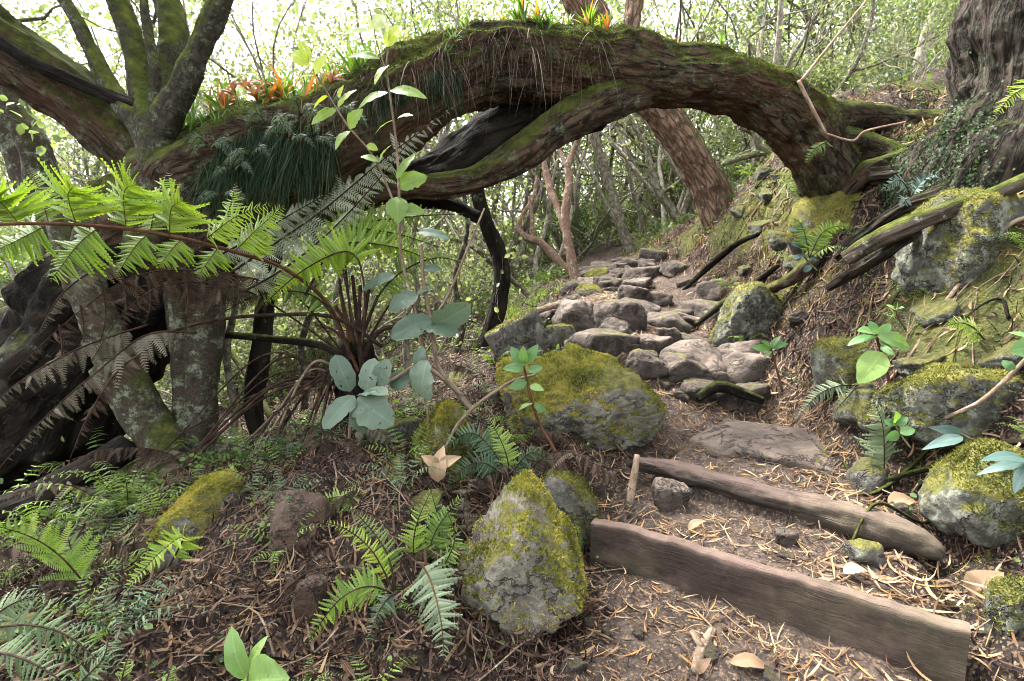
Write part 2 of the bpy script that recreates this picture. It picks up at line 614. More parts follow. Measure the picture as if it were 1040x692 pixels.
def ground_mat():
    t = NT('forest_soil')
    v = t.n('TexCoord', out=3)
    tr = t.attr('trail')
    n1 = t.noise(v, 2.2, 6)
    n2 = t.noise(v, 21, 8, 0.7)
    dark = t.ramp(n2, [(0.32, (0.004, 0.003, 0.0025)), (0.52, (0.015, 0.010, 0.008)), (0.75, (0.050, 0.034, 0.025))])
    path = t.ramp(n2, [(0.32, (0.014, 0.010, 0.008)), (0.5, (0.043, 0.031, 0.025)), (0.72, (0.105, 0.079, 0.064))])
    col = t.mix(t.ramp(tr, [(0.2, 0.0), (0.8, 1.0)]), dark, path)
    grit = t.vor(v, 130, out=1)
    gv = t.n('SeparateXYZ', out=0, Vector=grit)
    col = t.mix(t.ramp(gv, [(0.72, 0.0), (0.76, 0.75)]), col, t.ramp(gv, [(0.76, (0.035, 0.024, 0.017)), (0.88, (0.11, 0.07, 0.04)), (1.0, (0.18, 0.135, 0.09))]))
    mo = t.attr('moss')
    mk = t.ramp(t.math('ADD', t.math('MULTIPLY', mo, 0.72), t.math('MULTIPLY', t.noise(v, 5.5, 7, 0.75), 0.75)), [(0.66, 0.0), (0.80, 1.0)])
    mk = t.math('MULTIPLY', mk, t.ramp(t.noise(v, 55, 4, 0.7), [(0.32, 0.25), (0.55, 1.0)]))
    mc = t.ramp(t.noise(v, 8, 5), [(0.3, (0.028, 0.035, 0.008)), (0.52, (0.075, 0.085, 0.018)), (0.75, (0.15, 0.14, 0.03))])
    col = t.mix(mk, col, mc)
    h = t.math('ADD', t.math('MULTIPLY', t.noise(v, 30, 8, 0.75), 1.0), t.math('MULTIPLY', t.vor(v, 90), -0.35))
    h = t.math('ADD', h, t.math('MULTIPLY', t.math('MULTIPLY', mk, t.noise(v, 120, 4, 0.8)), 0.8))
    nrm = t.bump(h, 1.0, 0.018)
    return t.surface(col, 0.93, nrm, 0.2)


def build_ground():
    # spacing: fine near the steps, growing outwards
    def axis(c, lo, hi, n, k):
        a = np.linspace(np.arcsinh((lo - c) / k), np.arcsinh((hi - c) / k), n)
        return c + k * np.sinh(a)
    X = axis(0.5, -90, 90, 620, 1.6)
    Y = axis(2.0, -8, 120, 520, 1.8)
    gx, gy = np.meshgrid(X, Y)
    z = H(gx, gy)
    V = np.stack([gx, gy, z], -1).reshape(-1, 3)
    nx, ny = len(X), len(Y)
    i, j = np.meshgrid(np.arange(ny - 1), np.arange(nx - 1), indexing='ij')
    a = i * nx + j
    Q = np.stack([a, a + 1, a + nx + 1, a + nx], -1).reshape(-1, 4)
    mb = MB().add(V, Q)
    o = mb.build('ground', ground_mat())
    o['kind'] = 'structure'
    tr = trail(gx, gy).ravel()
    side = (gx - np.interp(gy, TRY, TRX)).ravel()
    moss = smooth(0.45, 0.9, side) * (0.30 + 0.35 * smooth(-0.2, 0.3, fbm(np.stack([gx.ravel(), gy.ravel(), 0 * side], -1) * 1.7, 3, 41))) + smooth(-0.4, -0.7, side) * 0.28
    moss = moss * (1 - tr)
    me = o.data
    for nm, arr in (('trail', tr), ('moss', moss)):
        at = me.attributes.new(nm, 'FLOAT', 'POINT')
        at.data.foreach_set('value', arr.astype(np.float32))
    return o


build_ground()

# ------------------------------------------------------------------ wooden steps
def wood_mat(name, c1, c2, dust, green=0.2):
    t = NT(name)
    b = t.attr('bk', 'Vector')
    v = t.n('TexCoord', out=3)
    g = t.noise(t.scale(b, (0.16, 1, 1)), 60, 9, 0.75, dist=0.6)
    g2 = t.noise(t.scale(b, (0.12, 1, 1)), 16, 5, 0.6)
    col = t.mix(t.ramp(g, [(0.32, 0.0), (0.68, 1.0)]), c1, c2)
    col = t.mix(t.ramp(g2, [(0.40, 0.5), (0.6, 0.0)]), col, tuple(x * 0.45 for x in c1))
    fine = t.noise(t.scale(b, (0.05, 1, 1)), 230, 4, 0.8)
    col = t.mix(1.0, col, t.ramp(fine, [(0.3, 0.55), (0.5, 1.0), (0.7, 1.5)]), 'MULTIPLY')
    speck = t.noise(v, 130, 4, 0.7)
    col = t.mix(t.ramp(speck, [(0.60, 0.0), (0.68, 0.6)]), col, (0.018, 0.013, 0.010))
    crack = t.ramp(t.noise(t.scale(b, (0.05, 1, 1)), 26, 3, 0.5), [(0.485, 0.0), (0.5, 1.0), (0.515, 0.0)])
    col = t.mix(t.math('MULTIPLY', crack, 0.35), col, (0.02, 0.015, 0.012))
    scuff = t.ramp(t.noise(v, 5.5, 6, 0.65), [(0.48, 0.0), (0.66, 1.0)])
    u = up(t)
    dm = t.math('ADD', t.math('MULTIPLY', scuff, 0.55), t.math('MULTIPLY', t.ramp(u, [(0.3, 0.0), (0.8, 1.0)]), 0.7))
    col = t.mix(t.math('MULTIPLY', dm, dust, clamp=True), col, (0.165, 0.112, 0.088))
    col = t.mix(t.math('MULTIPLY', t.ramp(t.noise(v, 3.1, 5), [(0.52, 0.0), (0.7, 1.0)]), green), col, (0.07, 0.075, 0.035))
    mud = t.math('MULTIPLY', t.ramp(t.noise(v, 9, 6, 0.7), [(0.5, 0.0), (0.6, 1.0)]), 0.5)
    col = t.mix(mud, col, t.mix(1.0, col, (0.5, 0.48, 0.46), 'MULTIPLY'))
    h = t.math('ADD', g, t.math('MULTIPLY', t.noise(v, 60, 5, 0.7), 0.4))
    h = t.math('ADD', h, t.math('MULTIPLY', fine, 0.5))
    h = t.math('ADD', h, t.math('MULTIPLY', crack, -0.4))
    return t.surface(col, 0.85, t.bump(h, 0.8, 0.006), 0.25)


def step_pt(s, t, z):
    p = SA + SE * s + SN * t
    return np.array([p[0], p[1], z])


def plank():
    # sawn board standing on edge: worn, slightly bowed
    nl, th, hh = 130, 0.052, 0.18
    s = np.linspace(-0.01, 1.075, nl)
    prof = []
    for k in range(9):
        prof.append((0.0, -hh + hh * k / 8))
    for k in range(1, 5):
        prof.append((th * k / 4, 0.0))
    for k in range(1, 9):
        prof.append((th, -hh * k / 8))
    prof = np.array(prof)
    # round the edges
    top = prof[:, 1]
    V, bk = [], []
    for a in s:
        wear = 0.007 * vnoise(np.array([[a * 7, 1.0, 0]]))[0] + 0.004 * vnoise(np.array([[a * 31, 5.0, 0]]))[0]
        for t_, z_ in prof:
            q = 0.0
            if z_ > -0.005:
                q = -0.007 * (abs(t_ / th - 0.5) * 2) ** 4
            zz = -0.945 + z_ + q + (wear * (1 + z_ / hh)) + 0.012 * a
            tt = t_ + 0.010 * math.sin(a * 2.6) + 0.004 * vnoise(np.array([[a * 12, z_ * 26, t_ * 20]]))[0]
            V.append(step_pt(a, tt - 0.02, zz))
            bk.append((a, z_, t_))
    V, bk = np.array(V), np.array(bk)
    m = len(prof)
    i, j = np.meshgrid(np.arange(nl - 1), np.arange(m - 1), indexing='ij')
    a = i * m + j
    Q = np.stack([a, a + m, a + m + 1, a + 1], -1).reshape(-1, 4)
    mb = MB().add(V, Q, bk=bk)
    for e in (0, nl - 1):       # end grain
        ring = V[e * m:(e + 1) * m]
        c = ring.mean(0)
        k = np.arange(m - 1)
        T = np.stack([np.full(m - 1, m), k, k + 1] if e == 0 else [np.full(m - 1, m), k + 1, k], -1)
        mb.add(np.vstack([ring, c]), None, T, bk=np.vstack([bk[e * m:(e + 1) * m] * [8, 1, 1], bk[e * m] * [8, 1, 1]]))
    o = mb.build('step_plank', wood_mat('worn_plank', (0.026, 0.017, 0.013), (0.056, 0.038, 0.030), 0.55, 0.35), loc=step_pt(0.5, 0.02, -1.1))
    tag(o, 'sawn brown timber board set on edge as the lowest step of the trail', 'step')


plank()


def log_step():
    mb = MB()
    rows = []
    for s, z, r in [(-0.03, -0.878, 0.028), (0.06, -0.878, 0.034), (0.2, -0.882, 0.040), (0.4, -0.900, 0.047), (0.6, -0.910, 0.050), (0.8, -0.912, 0.054), (0.93, -0.925, 0.052), (1.02, -0.94, 0.038), (1.06, -0.955, 0.020)]:
        rows.append([*step_pt(s, 0.46 + 0.03 * math.sin(s * 3), z), r])
    tube(mb, rows, seg=40, rings=150, amp=0.005, nscale=24, seed=4, lump=0.16)
    for k, V in enumerate(mb.V):
        mb.B[k] = mb.B[k][:, [2, 0, 1]]
    o = mb.build('step_log', wood_mat('worn_log', (0.018, 0.0125, 0.010), (0.042, 0.030, 0.024), 0.4, 0.35), loc=step_pt(0.5, 0.46, -0.97))
    tag(o, 'weathered round log laid across the trail as the upper step', 'step')


log_step()
# ------------------------------------------------------------------ rocks
def ico(sub):
    import bmesh
    bm = bmesh.new()
    bmesh.ops.create_icosphere(bm, subdivisions=sub, radius=1.0)
    V = np.array([v.co[:] for v in bm.verts])
    bm.verts.index_update()
    T = np.array([[v.index for v in f.verts] for f in bm.faces])
    bm.free()
    return V, T


ICO = {}


def rock_shape(seed, sub=5, planes=11, sharp=14.0, rough=0.05, box=0.8, outline=None):
    if sub not in ICO:
        ICO[sub] = ico(sub)
    D, T = ICO[sub]
    D = unit(D)
    r = np.random.default_rng(seed)
    n = unit(r.normal(size=(planes, 3)))
    n = np.vstack([n, np.eye(3), -np.eye(3)])
    h = np.concatenate([r.uniform(0.62, 1.05, planes), r.uniform(box, box + 0.2, 6)])
    if outline is not None:      # side faces follow a surveyed silhouette
        o = np.array(outline, float)
        lo, hi = o.min(0), o.max(0)
        o = (o - (lo + hi) / 2) / ((hi - lo) / 2) * [1, -1]
        e = np.roll(o, -1, 0) - o
        nn = np.stack([e[:, 1], -e[:, 0]], -1)
        nn = unit(nn)
        hh = (nn * o).sum(1)
        nn[hh < 0] *= -1
        hh = np.abs(hh)
        n = np.stack([nn[:, 0], -0.10 - 0.15 * r.random(len(nn)), nn[:, 1]], -1)
        k = unit(r.normal(size=(planes, 3)) + [0, -1.2, 0.2])
        n = np.vstack([unit(n), k, [[0, -1, 0.25], [0, 1, 0]]])
        h = np.concatenate([hh, r.uniform(0.78, 1.0, planes), [0.9, 0.9]])
    c = np.maximum(D @ n.T, 1e-3) / h          # 1/r per plane
    inv = (c**sharp).sum(1) ** (1 / sharp)
    V = D / inv[:, None]
    V = V * (1 + 0.10 * fbm(D * 1.3 + seed * 1.7, 2, seed)[:, None] + rough * fbm(D * 3.2 + seed, 5, seed + 3, 0.58)[:, None] + 0.4 * rough * fbm(D * 9 + seed, 3, seed + 6, 0.6, True)[:, None])
    lo, hi = V.min(0), V.max(0)
    return (V - (lo + hi) / 2) / ((hi - lo) / 2), T


def rot(ax, ay, az):
    from mathutils import Euler
    return np.array(Euler((ax, ay, az)).to_matrix())


def slab(mat, label, u, v, d, w, dp, h, seed, rz=0.0, ry=0.0, name='flat_stone', group=None, sharp=20, rough=0.03, rx=0.0, up_=0.25, tufts=0):
    c = P(u, v, d)
    V, T = rock_shape(seed, 5, 10, sharp, rough)
    V = (V * np.array([w / 2, dp / 2, h / 2])) @ rot(rx, ry, rz).T
    z = ground(c[0], c[1]) - h / 2 + h * up_
    o = MB().add(V + [c[0], c[1], z], None, T).build(name, mat, loc=(c[0], c[1], z))
    tag(o, label, 'rock', group)


def rock(mat, label, bbox, d, seed, depth=1.0, sub=5, tilt=(0, 0, 0), name='boulder', cat='boulder', group=None, sink=0.0, tufts=0, planes=11, sharp=9.0, rough=0.05, pre=None, form=None, outline=None):
    """bbox: u0, v0, u1, v1 in the photograph; depth: its depth over its width."""
    u0, v0, u1, v1 = bbox
    if u1 - u0 < 75 and d < 4.5 and outline is None:      # seat small stones on the soil
        for k in np.linspace(0.75, 1.5, 151):
            q = P((u0 + u1) / 2, v1 - 0.18 * (v1 - v0), d * k)
            if q[2] < ground(q[0], q[1]):
                d = d * k
                break
    c = P((u0 + u1) / 2, (v0 + v1) / 2, d)
    hw, hh = (u1 - u0) / 2 * d / FPX, (v1 - v0) / 2 * d / FPX
    V, T = rock_shape(seed, sub, planes, sharp, rough, outline=outline)
    if pre:
        V = V @ rot(*pre).T
        lo, hi = V.min(0), V.max(0)
        V = (V - (lo + hi) / 2) / ((hi - lo) / 2)
    if form:                     # (top width, top shift, bottom width, bottom shift)
        k = (V[:, 2:3] + 1) / 2
        V[:, :1] = V[:, :1] * (form[2] + (form[0] - form[2]) * k) + form[3] + (form[1] - form[3]) * k
        lo, hi = V.min(0), V.max(0)
        V = (V - (lo + hi) / 2) / ((hi - lo) / 2)
    hh2 = hh * (1 + sink)
    V = V * np.array([hw, hw * depth, hh2])
    V = V @ rot(*tilt).T
    V = V + c + np.array([0, hw * depth * 0.6, hh - hh2])
    base = V.min(0) * [0, 0, 1] + c * [1, 1, 0]
    mb = MB().add(V, None, T)
    if not tufts:
        o = mb.build(name, mat, loc=base)
        tag(o, label, cat, group)
        return o
    root = empty(name, base, label, cat, group)
    mb.build('stone', mat, root)
    moss_tufts(V, T, tufts, seed).build('moss', MOSS if mat not in (R_BANK, R_HALF) else MOSS_B, root)
    return root


def moss_tufts(V, T, n, seed, thr=0.35, ln=(0.006, 0.016), nz=3.5):
    r = np.random.default_rng(seed + 50)
    a, b, c = V[T[:, 0]], V[T[:, 1]], V[T[:, 2]]
    nn = np.cross(b - a, c - a)
    ar = np.linalg.norm(nn, axis=1)
    nn = unit(nn)
    cen = (a + b + c) / 3
    w = ar * smooth(thr - 0.35, thr + 0.25, nn[:, 2] + 0.9 * fbm(cen * nz, 4, seed)) ** 1.5
    k = r.choice(len(T), n, p=w / w.sum())
    q = r.dirichlet((1, 1, 1), n)
    p = (q[:, :1] * a[k] + q[:, 1:2] * b[k] + q[:, 2:] * c[k]) - nn[k] * 0.001
    L = r.uniform(*ln, n)[:, None]
    dr = unit(nn[k] + 0.75 * r.normal(size=(n, 3)) + [0, 0, 0.15])
    sd = unit(np.cross(dr, r.normal(size=(n, 3)))) * L * r.uniform(0.12, 0.26, n)[:, None]
    Vv = np.stack([p - sd, p + sd, p + dr * L], 1).reshape(-1, 3)
    tone = np.clip(0.5 + 0.45 * fbm(p * 9, 3, seed + 2) + 0.12 * r.normal(size=n), 0, 1)
    return MB().add(Vv, None, np.arange(3 * n).reshape(-1, 3), rnd=np.repeat(tone, 3))


MOSS = leaf_mat('moss_tufts', [(0.1, (0.05, 0.055, 0.010)), (0.42, (0.14, 0.14, 0.022)), (0.72, (0.26, 0.235, 0.04)), (1.0, (0.32, 0.235, 0.075))], 0.25, 0.8, 0.1)
MOSS_B = leaf_mat('bank_moss_tufts', [(0.1, (0.030, 0.036, 0.009)), (0.45, (0.085, 0.09, 0.018)), (0.75, (0.16, 0.155, 0.03)), (1.0, (0.20, 0.16, 0.05))], 0.25, 0.8, 0.1)
R_MOSSY = rock_mat('mossy_rock', (0.055, 0.049, 0.039), (0.19, 0.17, 0.135), 0.74, 0.22)
R_HALF = rock_mat('half_mossy_rock', (0.045, 0.040, 0.036), (0.125, 0.11, 0.095), 0.58, 0.25)
R_GREY = rock_mat('trodden_rock', (0.019, 0.014, 0.0115), (0.074, 0.055, 0.044), 0.34, 0.10, 0.3)
R_DUSTY = rock_mat('dusty_rock', (0.030, 0.0225, 0.018), (0.092, 0.070, 0.056), 0.10, 0.05, 0.4)
R_BROWN = rock_mat('brown_rock', (0.032, 0.019, 0.012), (0.085, 0.053, 0.036), 0.16, 0.08)
R_BANK = rock_mat('bank_rock', (0.026, 0.025, 0.020), (0.092, 0.087, 0.070), 0.72, 0.32)

rock(R_MOSSY, 'large boulder capped with yellow-green moss beside the trail above the steps', (508, 362, 686, 466), 2.62, 21, 0.75, 6, (0, 0.06, 0.2), sink=0.25, tufts=42000, rough=0.075, sharp=12, planes=8, outline=[(508, 405), (528, 374), (580, 363), (640, 369), (686, 402), (682, 432), (655, 445), (600, 452), (560, 464), (518, 458)])
rock(rock_mat('half_bare_rock', (0.060, 0.052, 0.042), (0.22, 0.195, 0.155), 0.60, 0.2), 'upright boulder with yellow moss on its left face beside the lowest step', (458, 506, 602, 680), 1.55, 33, 0.8, 6, (0, 0, 0), sink=0.02, tufts=11000, rough=0.06, planes=7, sharp=20, outline=[(540, 510), (590, 560), (599, 605), (562, 642), (512, 676), (472, 655), (464, 590), (492, 545)])
rock(R_BROWN, 'bare brown angular stone poking out of the dead fern litter', (264, 510, 328, 612), 1.72, 41, 0.8, 5, (0, 0, 0), name='stone', cat='rock', sink=0.0, planes=6, sharp=34, rough=0.045, outline=[(272, 520), (318, 513), (328, 535), (313, 572), (285, 610), (266, 570)])
rock(R_MOSSY, 'low rock under a yellow moss cushion left of the dead fern litter', (135, 496, 228, 590), 1.85, 52, 0.8, 5, (0, 0, 0), outline=[(138, 580), (150, 530), (175, 503), (215, 496), (229, 520), (212, 565), (170, 588)], sharp=12, name='stone', cat='rock', sink=0.3, tufts=9000)
rock(R_MOSSY, 'moss covered mound of rock beneath the pale dry leaf', (398, 412, 478, 540), 2.15, 64, 0.9, 5, (0, 0, 0), cat='boulder', sink=0.15, tufts=14000, outline=[(400, 540), (402, 500), (425, 450), (455, 415), (476, 412), (481, 460), (470, 530), (430, 545)], sharp=12)
rock(R_HALF, 'dark mossy block wedged against the left end of the lowest step', (545, 478, 612, 572), 2.12, 71, 0.7, 5, (0, 0, 0.2), name='stone', cat='rock', sink=0.2, tufts=6000)
rock(R_MOSSY, 'small yellow moss cushion stone at the foot of the lichened trunks', (212, 482, 252, 500), 2.3, 78, 0.8, 4, name='stone', cat='rock', sink=0.3, tufts=2500)
slab(R_DUSTY, 'broad flat slab of trodden stone above the log step', 795, 446, 2.55, 0.92, 0.50, 0.24, 85, -0.35, 0.04, up_=0.58, rx=0.06)
rock(R_GREY, 'dark square-edged ledge stone forming a step below the mossy grey round boulder', (672, 360, 734, 394), 3.4, 93, 0.8, 5, (0, 0, 0.1), name='stone', cat='rock', sink=0.2, planes=6, sharp=26)
rock(R_GREY, 'rounded grey stone right behind the big mossy boulder', (634, 357, 682, 390), 3.2, 95, 0.8, 5, (0, 0.2, 0), name='stone', cat='rock', sink=0.2)
rock(R_BANK, 'round grey-green boulder at the foot of the bank beside the trail', (736, 287, 803, 354), 3.75, 101, 0.9, 6, (0, 0.1, 0.3), sink=0.15, tufts=5000, sharp=9)
rock(R_BANK, 'big lichen-covered boulder high on the bank under the large tree', (948, 186, 1075, 322), 2.35, 107, 0.9, 6, (0, 0.1, 0.2), sink=0.1, tufts=9000, rough=0.06)
rock(rock_mat('very_mossy_rock', (0.045, 0.04, 0.03), (0.12, 0.11, 0.08), 1.05, 0.1), 'bright mossy hump of rock at the foot of the arch', (826, 182, 916, 262), 3.32, 229, 0.8, 5, (0, 0, 0.2), sink=0.1, tufts=9000, outline=[(826, 240), (836, 200), (860, 183), (890, 190), (915, 220), (905, 258), (850, 262)])
rock(R_BANK, 'long mossy ledge rock low in the bank beside the fern', (912, 374, 1075, 462), 2.02, 113, 0.6, 6, (0, 0.06, 0.1), sink=0.1, tufts=9000)
rock(R_BANK, 'mossy rock with dark blue leaves leaning over it by the trail edge', (966, 462, 1090, 556), 1.68, 119, 0.8, 5, (0, 0, 0.2), sink=0.15, tufts=9000)
rock(R_HALF, 'small dark stone beside the right end of the log step', (870, 470, 916, 502), 2.05, 127, 0.8, 4, name='stone', cat='rock', sink=0.3)
rock(R_BANK, 'mossy stone at the frame edge beside the lowest plank', (1018, 590, 1070, 652), 1.36, 131, 0.8, 5, name='stone', cat='rock', sink=0.2, tufts=1500)
rock(R_BANK, 'lichened stone behind the broad-leaved seedling on the bank', (838, 345, 892, 400), 2.72, 137, 0.8, 5, name='stone', cat='rock', sink=0.2, tufts=3500)
rock(R_HALF, 'tilted mossy slab left of the trail behind the big boulder', (496, 322, 560, 378), 3.6, 143, 0.7, 5, (0, -0.45, 0), name='flat_stone', cat='rock', sink=0.0, planes=6, sharp=22, tufts=4000)
rock(R_HALF, 'round dark stone with moss beside the tilted slab', (553, 329, 588, 358), 3.8, 149, 0.8, 5, name='stone', cat='rock', sink=0.1, tufts=1500)
rock(R_DUSTY, 'pale smooth trail rock left of the darkest midway boulder', (562, 304, 617, 346), 4.3, 151, 0.9, 5, (0, -0.2, 0), sink=0.2, sharp=9)
rock(R_GREY, 'large grey-brown boulder standing in the middle of the trail', (604, 306, 660, 344), 4.0, 157, 0.8, 5, sink=0.15)
rock(R_GREY, 'low rounded dark stone just above the big mossy boulder', (594, 341, 638, 364), 3.5, 163, 0.8, 5, name='stone', cat='rock', sink=0.2)
rock(R_GREY, 'dark wedge stone in the trail above the ledge stone', (667, 333, 698, 352), 3.75, 167, 0.8, 5, name='stone', cat='rock', sink=0.2, planes=6, sharp=24)
rock(R_GREY, 'flat pinkish grey rock near the right edge of the rocky trail', (680, 314, 716, 332), 4.25, 173, 0.9, 4, name='stone', cat='rock', sink=0.3)
rock(R_MOSSY, 'moss topped rock at the foot of the reddish tree by the trail', (593, 271, 622, 290), 6.2, 179, 0.9, 5, name='stone', cat='rock', sink=0.3, tufts=2500)
rock(R_MOSSY, 'dark rock with yellow moss below the reddish tree', (584, 288, 616, 310), 5.2, 181, 0.9, 5, name='stone', cat='rock', sink=0.2, tufts=2000)
rock(R_GREY, 'dark round stone beside the mossy rock under the reddish tree', (608, 285, 628, 300), 5.3, 191, 0.9, 4, name='stone', cat='rock', sink=0.2)
rock(R_DUSTY, 'pinkish stone bedded in the soil at the left of the upper step', (664, 490, 702, 524), 2.05, 193, 0.9, 5, name='stone', cat='rock', sink=0.3, sharp=9)
rock(R_GREY, 'small pale pebble lying on the tread between the two steps', (788, 540, 812, 558), 1.78, 197, 0.9, 4, name='pebble', cat='stone', sink=0.1, sharp=8)
rock(R_HALF, 'dark stone half buried under the right end of the log', (866, 554, 904, 578), 1.62, 199, 0.9, 4, name='stone', cat='rock', sink=0.3)
rock(R_GREY, 'small dark stone at the corner of the bank below the ledge rock', (740, 370, 768, 392), 3.2, 211, 0.8, 4, name='stone', cat='rock', sink=0.3)
rock(R_MOSSY, 'mossy stone by the bases of the twin trunks', (150, 545, 196, 588), 1.8, 223, 0.8, 4, name='stone', cat='rock', sink=0.3, tufts=3000)
rock(R_BROWN, 'narrow dark stone standing in the litter beneath the brown angular stone', (296, 588, 326, 642), 1.5, 227, 0.7, 4, (0, 0.2, 0), name='stone', cat='rock', sink=0.1, planes=6, sharp=24)

# broad worn slabs bedded in the upper trail
r = np.random.default_rng(404)
for k in range(46):
    y = r.uniform(2.95, 7.5)
    x = np.interp(y, TRY, TRX) + r.normal() * 0.55 * np.interp(y, TRY, TRW)
    c = np.array([[x, y, ground(x, y)]])
    V, T = rock_shape(410 + k, 4, 10, 18, 0.05)
    w = r.uniform(0.25, 0.55)
    V = (V * np.array([w / 2, w * r.uniform(0.3, 0.45), r.uniform(0.08, 0.15)])) @ rot(r.normal() * 0.12 + 0.08, r.normal() * 0.12, r.normal() * 0.7).T
    o = MB().add(V + c, None, T).build('bedded_rock', (R_GREY, R_DUSTY, R_GREY)[k % 3], loc=c[0])
    tag(o, 'worn grey-brown slab bedded in the soil of the rocky upper trail', 'rock', 'bedded slabs of the upper trail')

# loose stones of the rocky upper trail
_protos = []
for k in range(12):
    V, T = rock_shape(300 + k, 4, 7 if k % 2 else 5, 26, 0.06)
    V = V * np.array([0.5, 0.42, 0.32])
    o = MB().add(V, None, T).build('loose_stone', (R_GREY, R_GREY, R_DUSTY, R_BANK)[k % 4], loc=(0, 0, 0))
    _protos.append(o)
_used = set()


def loose(x, y, size, label, group, z=None, which=None):
    k = int(RNG.integers(len(_protos))) if which is None else which
    o = _protos[k]
    if k in _used:
        o = o.copy()
        COL.objects.link(o)
    _used.add(k)
    zz = ground(x, y) if z is None else z
    f = RNG.uniform(0.8, 1.2, 3)
    if group == 'loose stones of the upper trail':
        f *= [1.15, 1.1, 0.7]
    o.location = (x, y, zz - size * (0.06 if group != 'loose stones of the upper trail' else 0.12))
    o.scale = tuple(size * f)
    o.rotation_euler = (RNG.normal() * 0.2, RNG.normal() * 0.2, RNG.uniform(0, 6.28))
    tag(o, label, 'stone', group)


_spots = []
for k in range(900):
    y = RNG.uniform(2.9, 8.5)
    x = np.interp(y, TRY, TRX) + RNG.normal() * 0.45 * np.interp(y, TRY, TRW) * 1.6
    s = RNG.uniform(0.07, 0.30) * np.interp(y, [2.9, 3.4, 4, 9], [0.5, 0.7, 1.0, 1.1])
    if all(math.hypot(x - a, y - b) > 0.42 * (s + c) for a, b, c in _spots):
        _spots.append((x, y, s))
    if len(_spots) >= 60:
        break
for x, y, s in _spots:
    loose(x, y, s, 'loose grey trail stone among the rubble of the rocky upper path', 'loose stones of the upper trail', which=int(RNG.choice([0, 1, 2, 4, 5, 6, 8, 9, 10])))
_spots = []
for k in range(60):
    y = RNG.uniform(1.0, 2.6)
    x = RNG.uniform(0.15, 1.7)
    s = RNG.uniform(0.025, 0.07)
    sc, tc = step_st(x, y)
    if (abs(tc) < 0.09 or abs(tc - 0.46) < 0.12) and -0.1 < sc < 1.2:
        continue
    loose(x, y, s, 'small dark stone bedded in the soil around the two wooden steps', 'small stones around the steps', which=int(RNG.choice([0, 1, 4, 5, 8, 9])))
_spots = []
for k in range(46):
    y = RNG.uniform(1.3, 5.5)
    x = np.interp(y, TRY, TRX) + np.interp(y, TRY, TRW) + RNG.uniform(0.12, 1.3)
    if y < 1.75 and x < 1.75:
        continue
    loose(x, y, RNG.uniform(0.07, 0.27) * (0.6 + 0.4 * RNG.random()), 'mossy stone sticking out of the earth bank', 'stones in the bank', which=int(RNG.choice([3, 7, 11])))
# ------------------------------------------------------------------ near trees
B_ARCH = bark_mat('arch_bark', (0.009, 0.007, 0.005), (0.075, 0.053, 0.037), 0.86, 0.28, (0.12, 0.14, 0.085), sc=24, aniso=0.22, depth=0.03, red=(0.085, 0.047, 0.030))
B_DARK = bark_mat('dark_bark', (0.004, 0.0035, 0.003), (0.022, 0.017, 0.013), 0.3, 0.0, sc=10, aniso=0.15, depth=0.03)  # plain dark bark; on the back limb it paints the hollow's shade
B_ROOT = bark_mat('dark_shaded_bark', (0.004, 0.0033, 0.0027), (0.021, 0.016, 0.012), 0.62, 0.12, (0.09, 0.11, 0.07), sc=9, aniso=0.25, depth=0.03)  # dark bark; on the root mass the shade is in its colour
B_LICH = bark_mat('lichened_bark', (0.013, 0.0105, 0.0075), (0.068, 0.054, 0.039), 0.74, 0.36, (0.15, 0.175, 0.12), sc=26, aniso=1.6, depth=0.010, crack=0.12)
B_FORK = bark_mat('grey_bark', (0.014, 0.012, 0.009), (0.065, 0.056, 0.042), 0.95, 0.32, (0.12, 0.145, 0.095), sc=26, aniso=0.9, depth=0.014, crack=0.2)
B_BIG = bark_mat('rugged_bark', (0.007, 0.0055, 0.0045), (0.062, 0.049, 0.038), 0.55, 0.25, (0.07, 0.085, 0.055), sc=24, aniso=0.13, depth=0.05)
B_RED = bark_mat('flaking_red_bark', (0.055, 0.035, 0.024), (0.21, 0.135, 0.095), 0.7, 0.1, sc=20, aniso=0.25, depth=0.03)
B_PINK = bark_mat('reddish_bark', (0.085, 0.050, 0.035), (0.24, 0.155, 0.115), 0.5, 0.25, sc=24, aniso=0.6, depth=0.008, crack=0.2)
B_GREY = bark_mat('slender_bark', (0.050, 0.042, 0.030), (0.17, 0.145, 0.11), 0.75, 0.35, (0.21, 0.24, 0.17), sc=18, aniso=0.5, depth=0.010)
TWIG = bark_mat('twig_bark', (0.09, 0.065, 0.045), (0.20, 0.15, 0.11), 0.1, 0.1, sc=30, aniso=0.4, depth=0.004)

# the arch
ARCH = [(858, 268, 3.6, 26), (853, 225, 3.55, 23), (843, 180, 3.45, 25), (815, 129, 3.35, 28), (772, 96, 3.3, 28), (722, 81, 3.25, 28), (665, 77, 3.2, 29), (615, 74, 3.12, 31), (560, 66, 3.02, 32), (505, 64, 2.95, 33),
        (455, 78, 2.88, 34), (405, 108, 2.8, 39), (350, 142, 2.75, 45), (295, 164, 2.78, 53), (235, 184, 2.85, 62), (180, 228, 2.98, 56), (130, 272, 3.2, 46)]
root = empty('arching_tree', P(850, 250, 3.55), 'massive dark mossy trunk arching right over the trail', 'tree')
mb = MB()
S_ARCH = tube(mb, ppts(ARCH), seg=120, amp=0.013, nscale=17, seed=2, lump=0.16, ridge=0.03, ridges=9, step=0.010, knots=26)
arch_trunk = mb.build('trunk', B_ARCH, root)
mbr = MB()
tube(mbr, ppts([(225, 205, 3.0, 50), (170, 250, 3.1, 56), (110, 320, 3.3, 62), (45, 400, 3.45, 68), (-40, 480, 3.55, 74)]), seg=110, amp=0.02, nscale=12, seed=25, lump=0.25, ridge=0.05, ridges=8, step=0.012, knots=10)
mbr.build('root_mass', B_ROOT, root)  # near-black colour carries the shade at the left
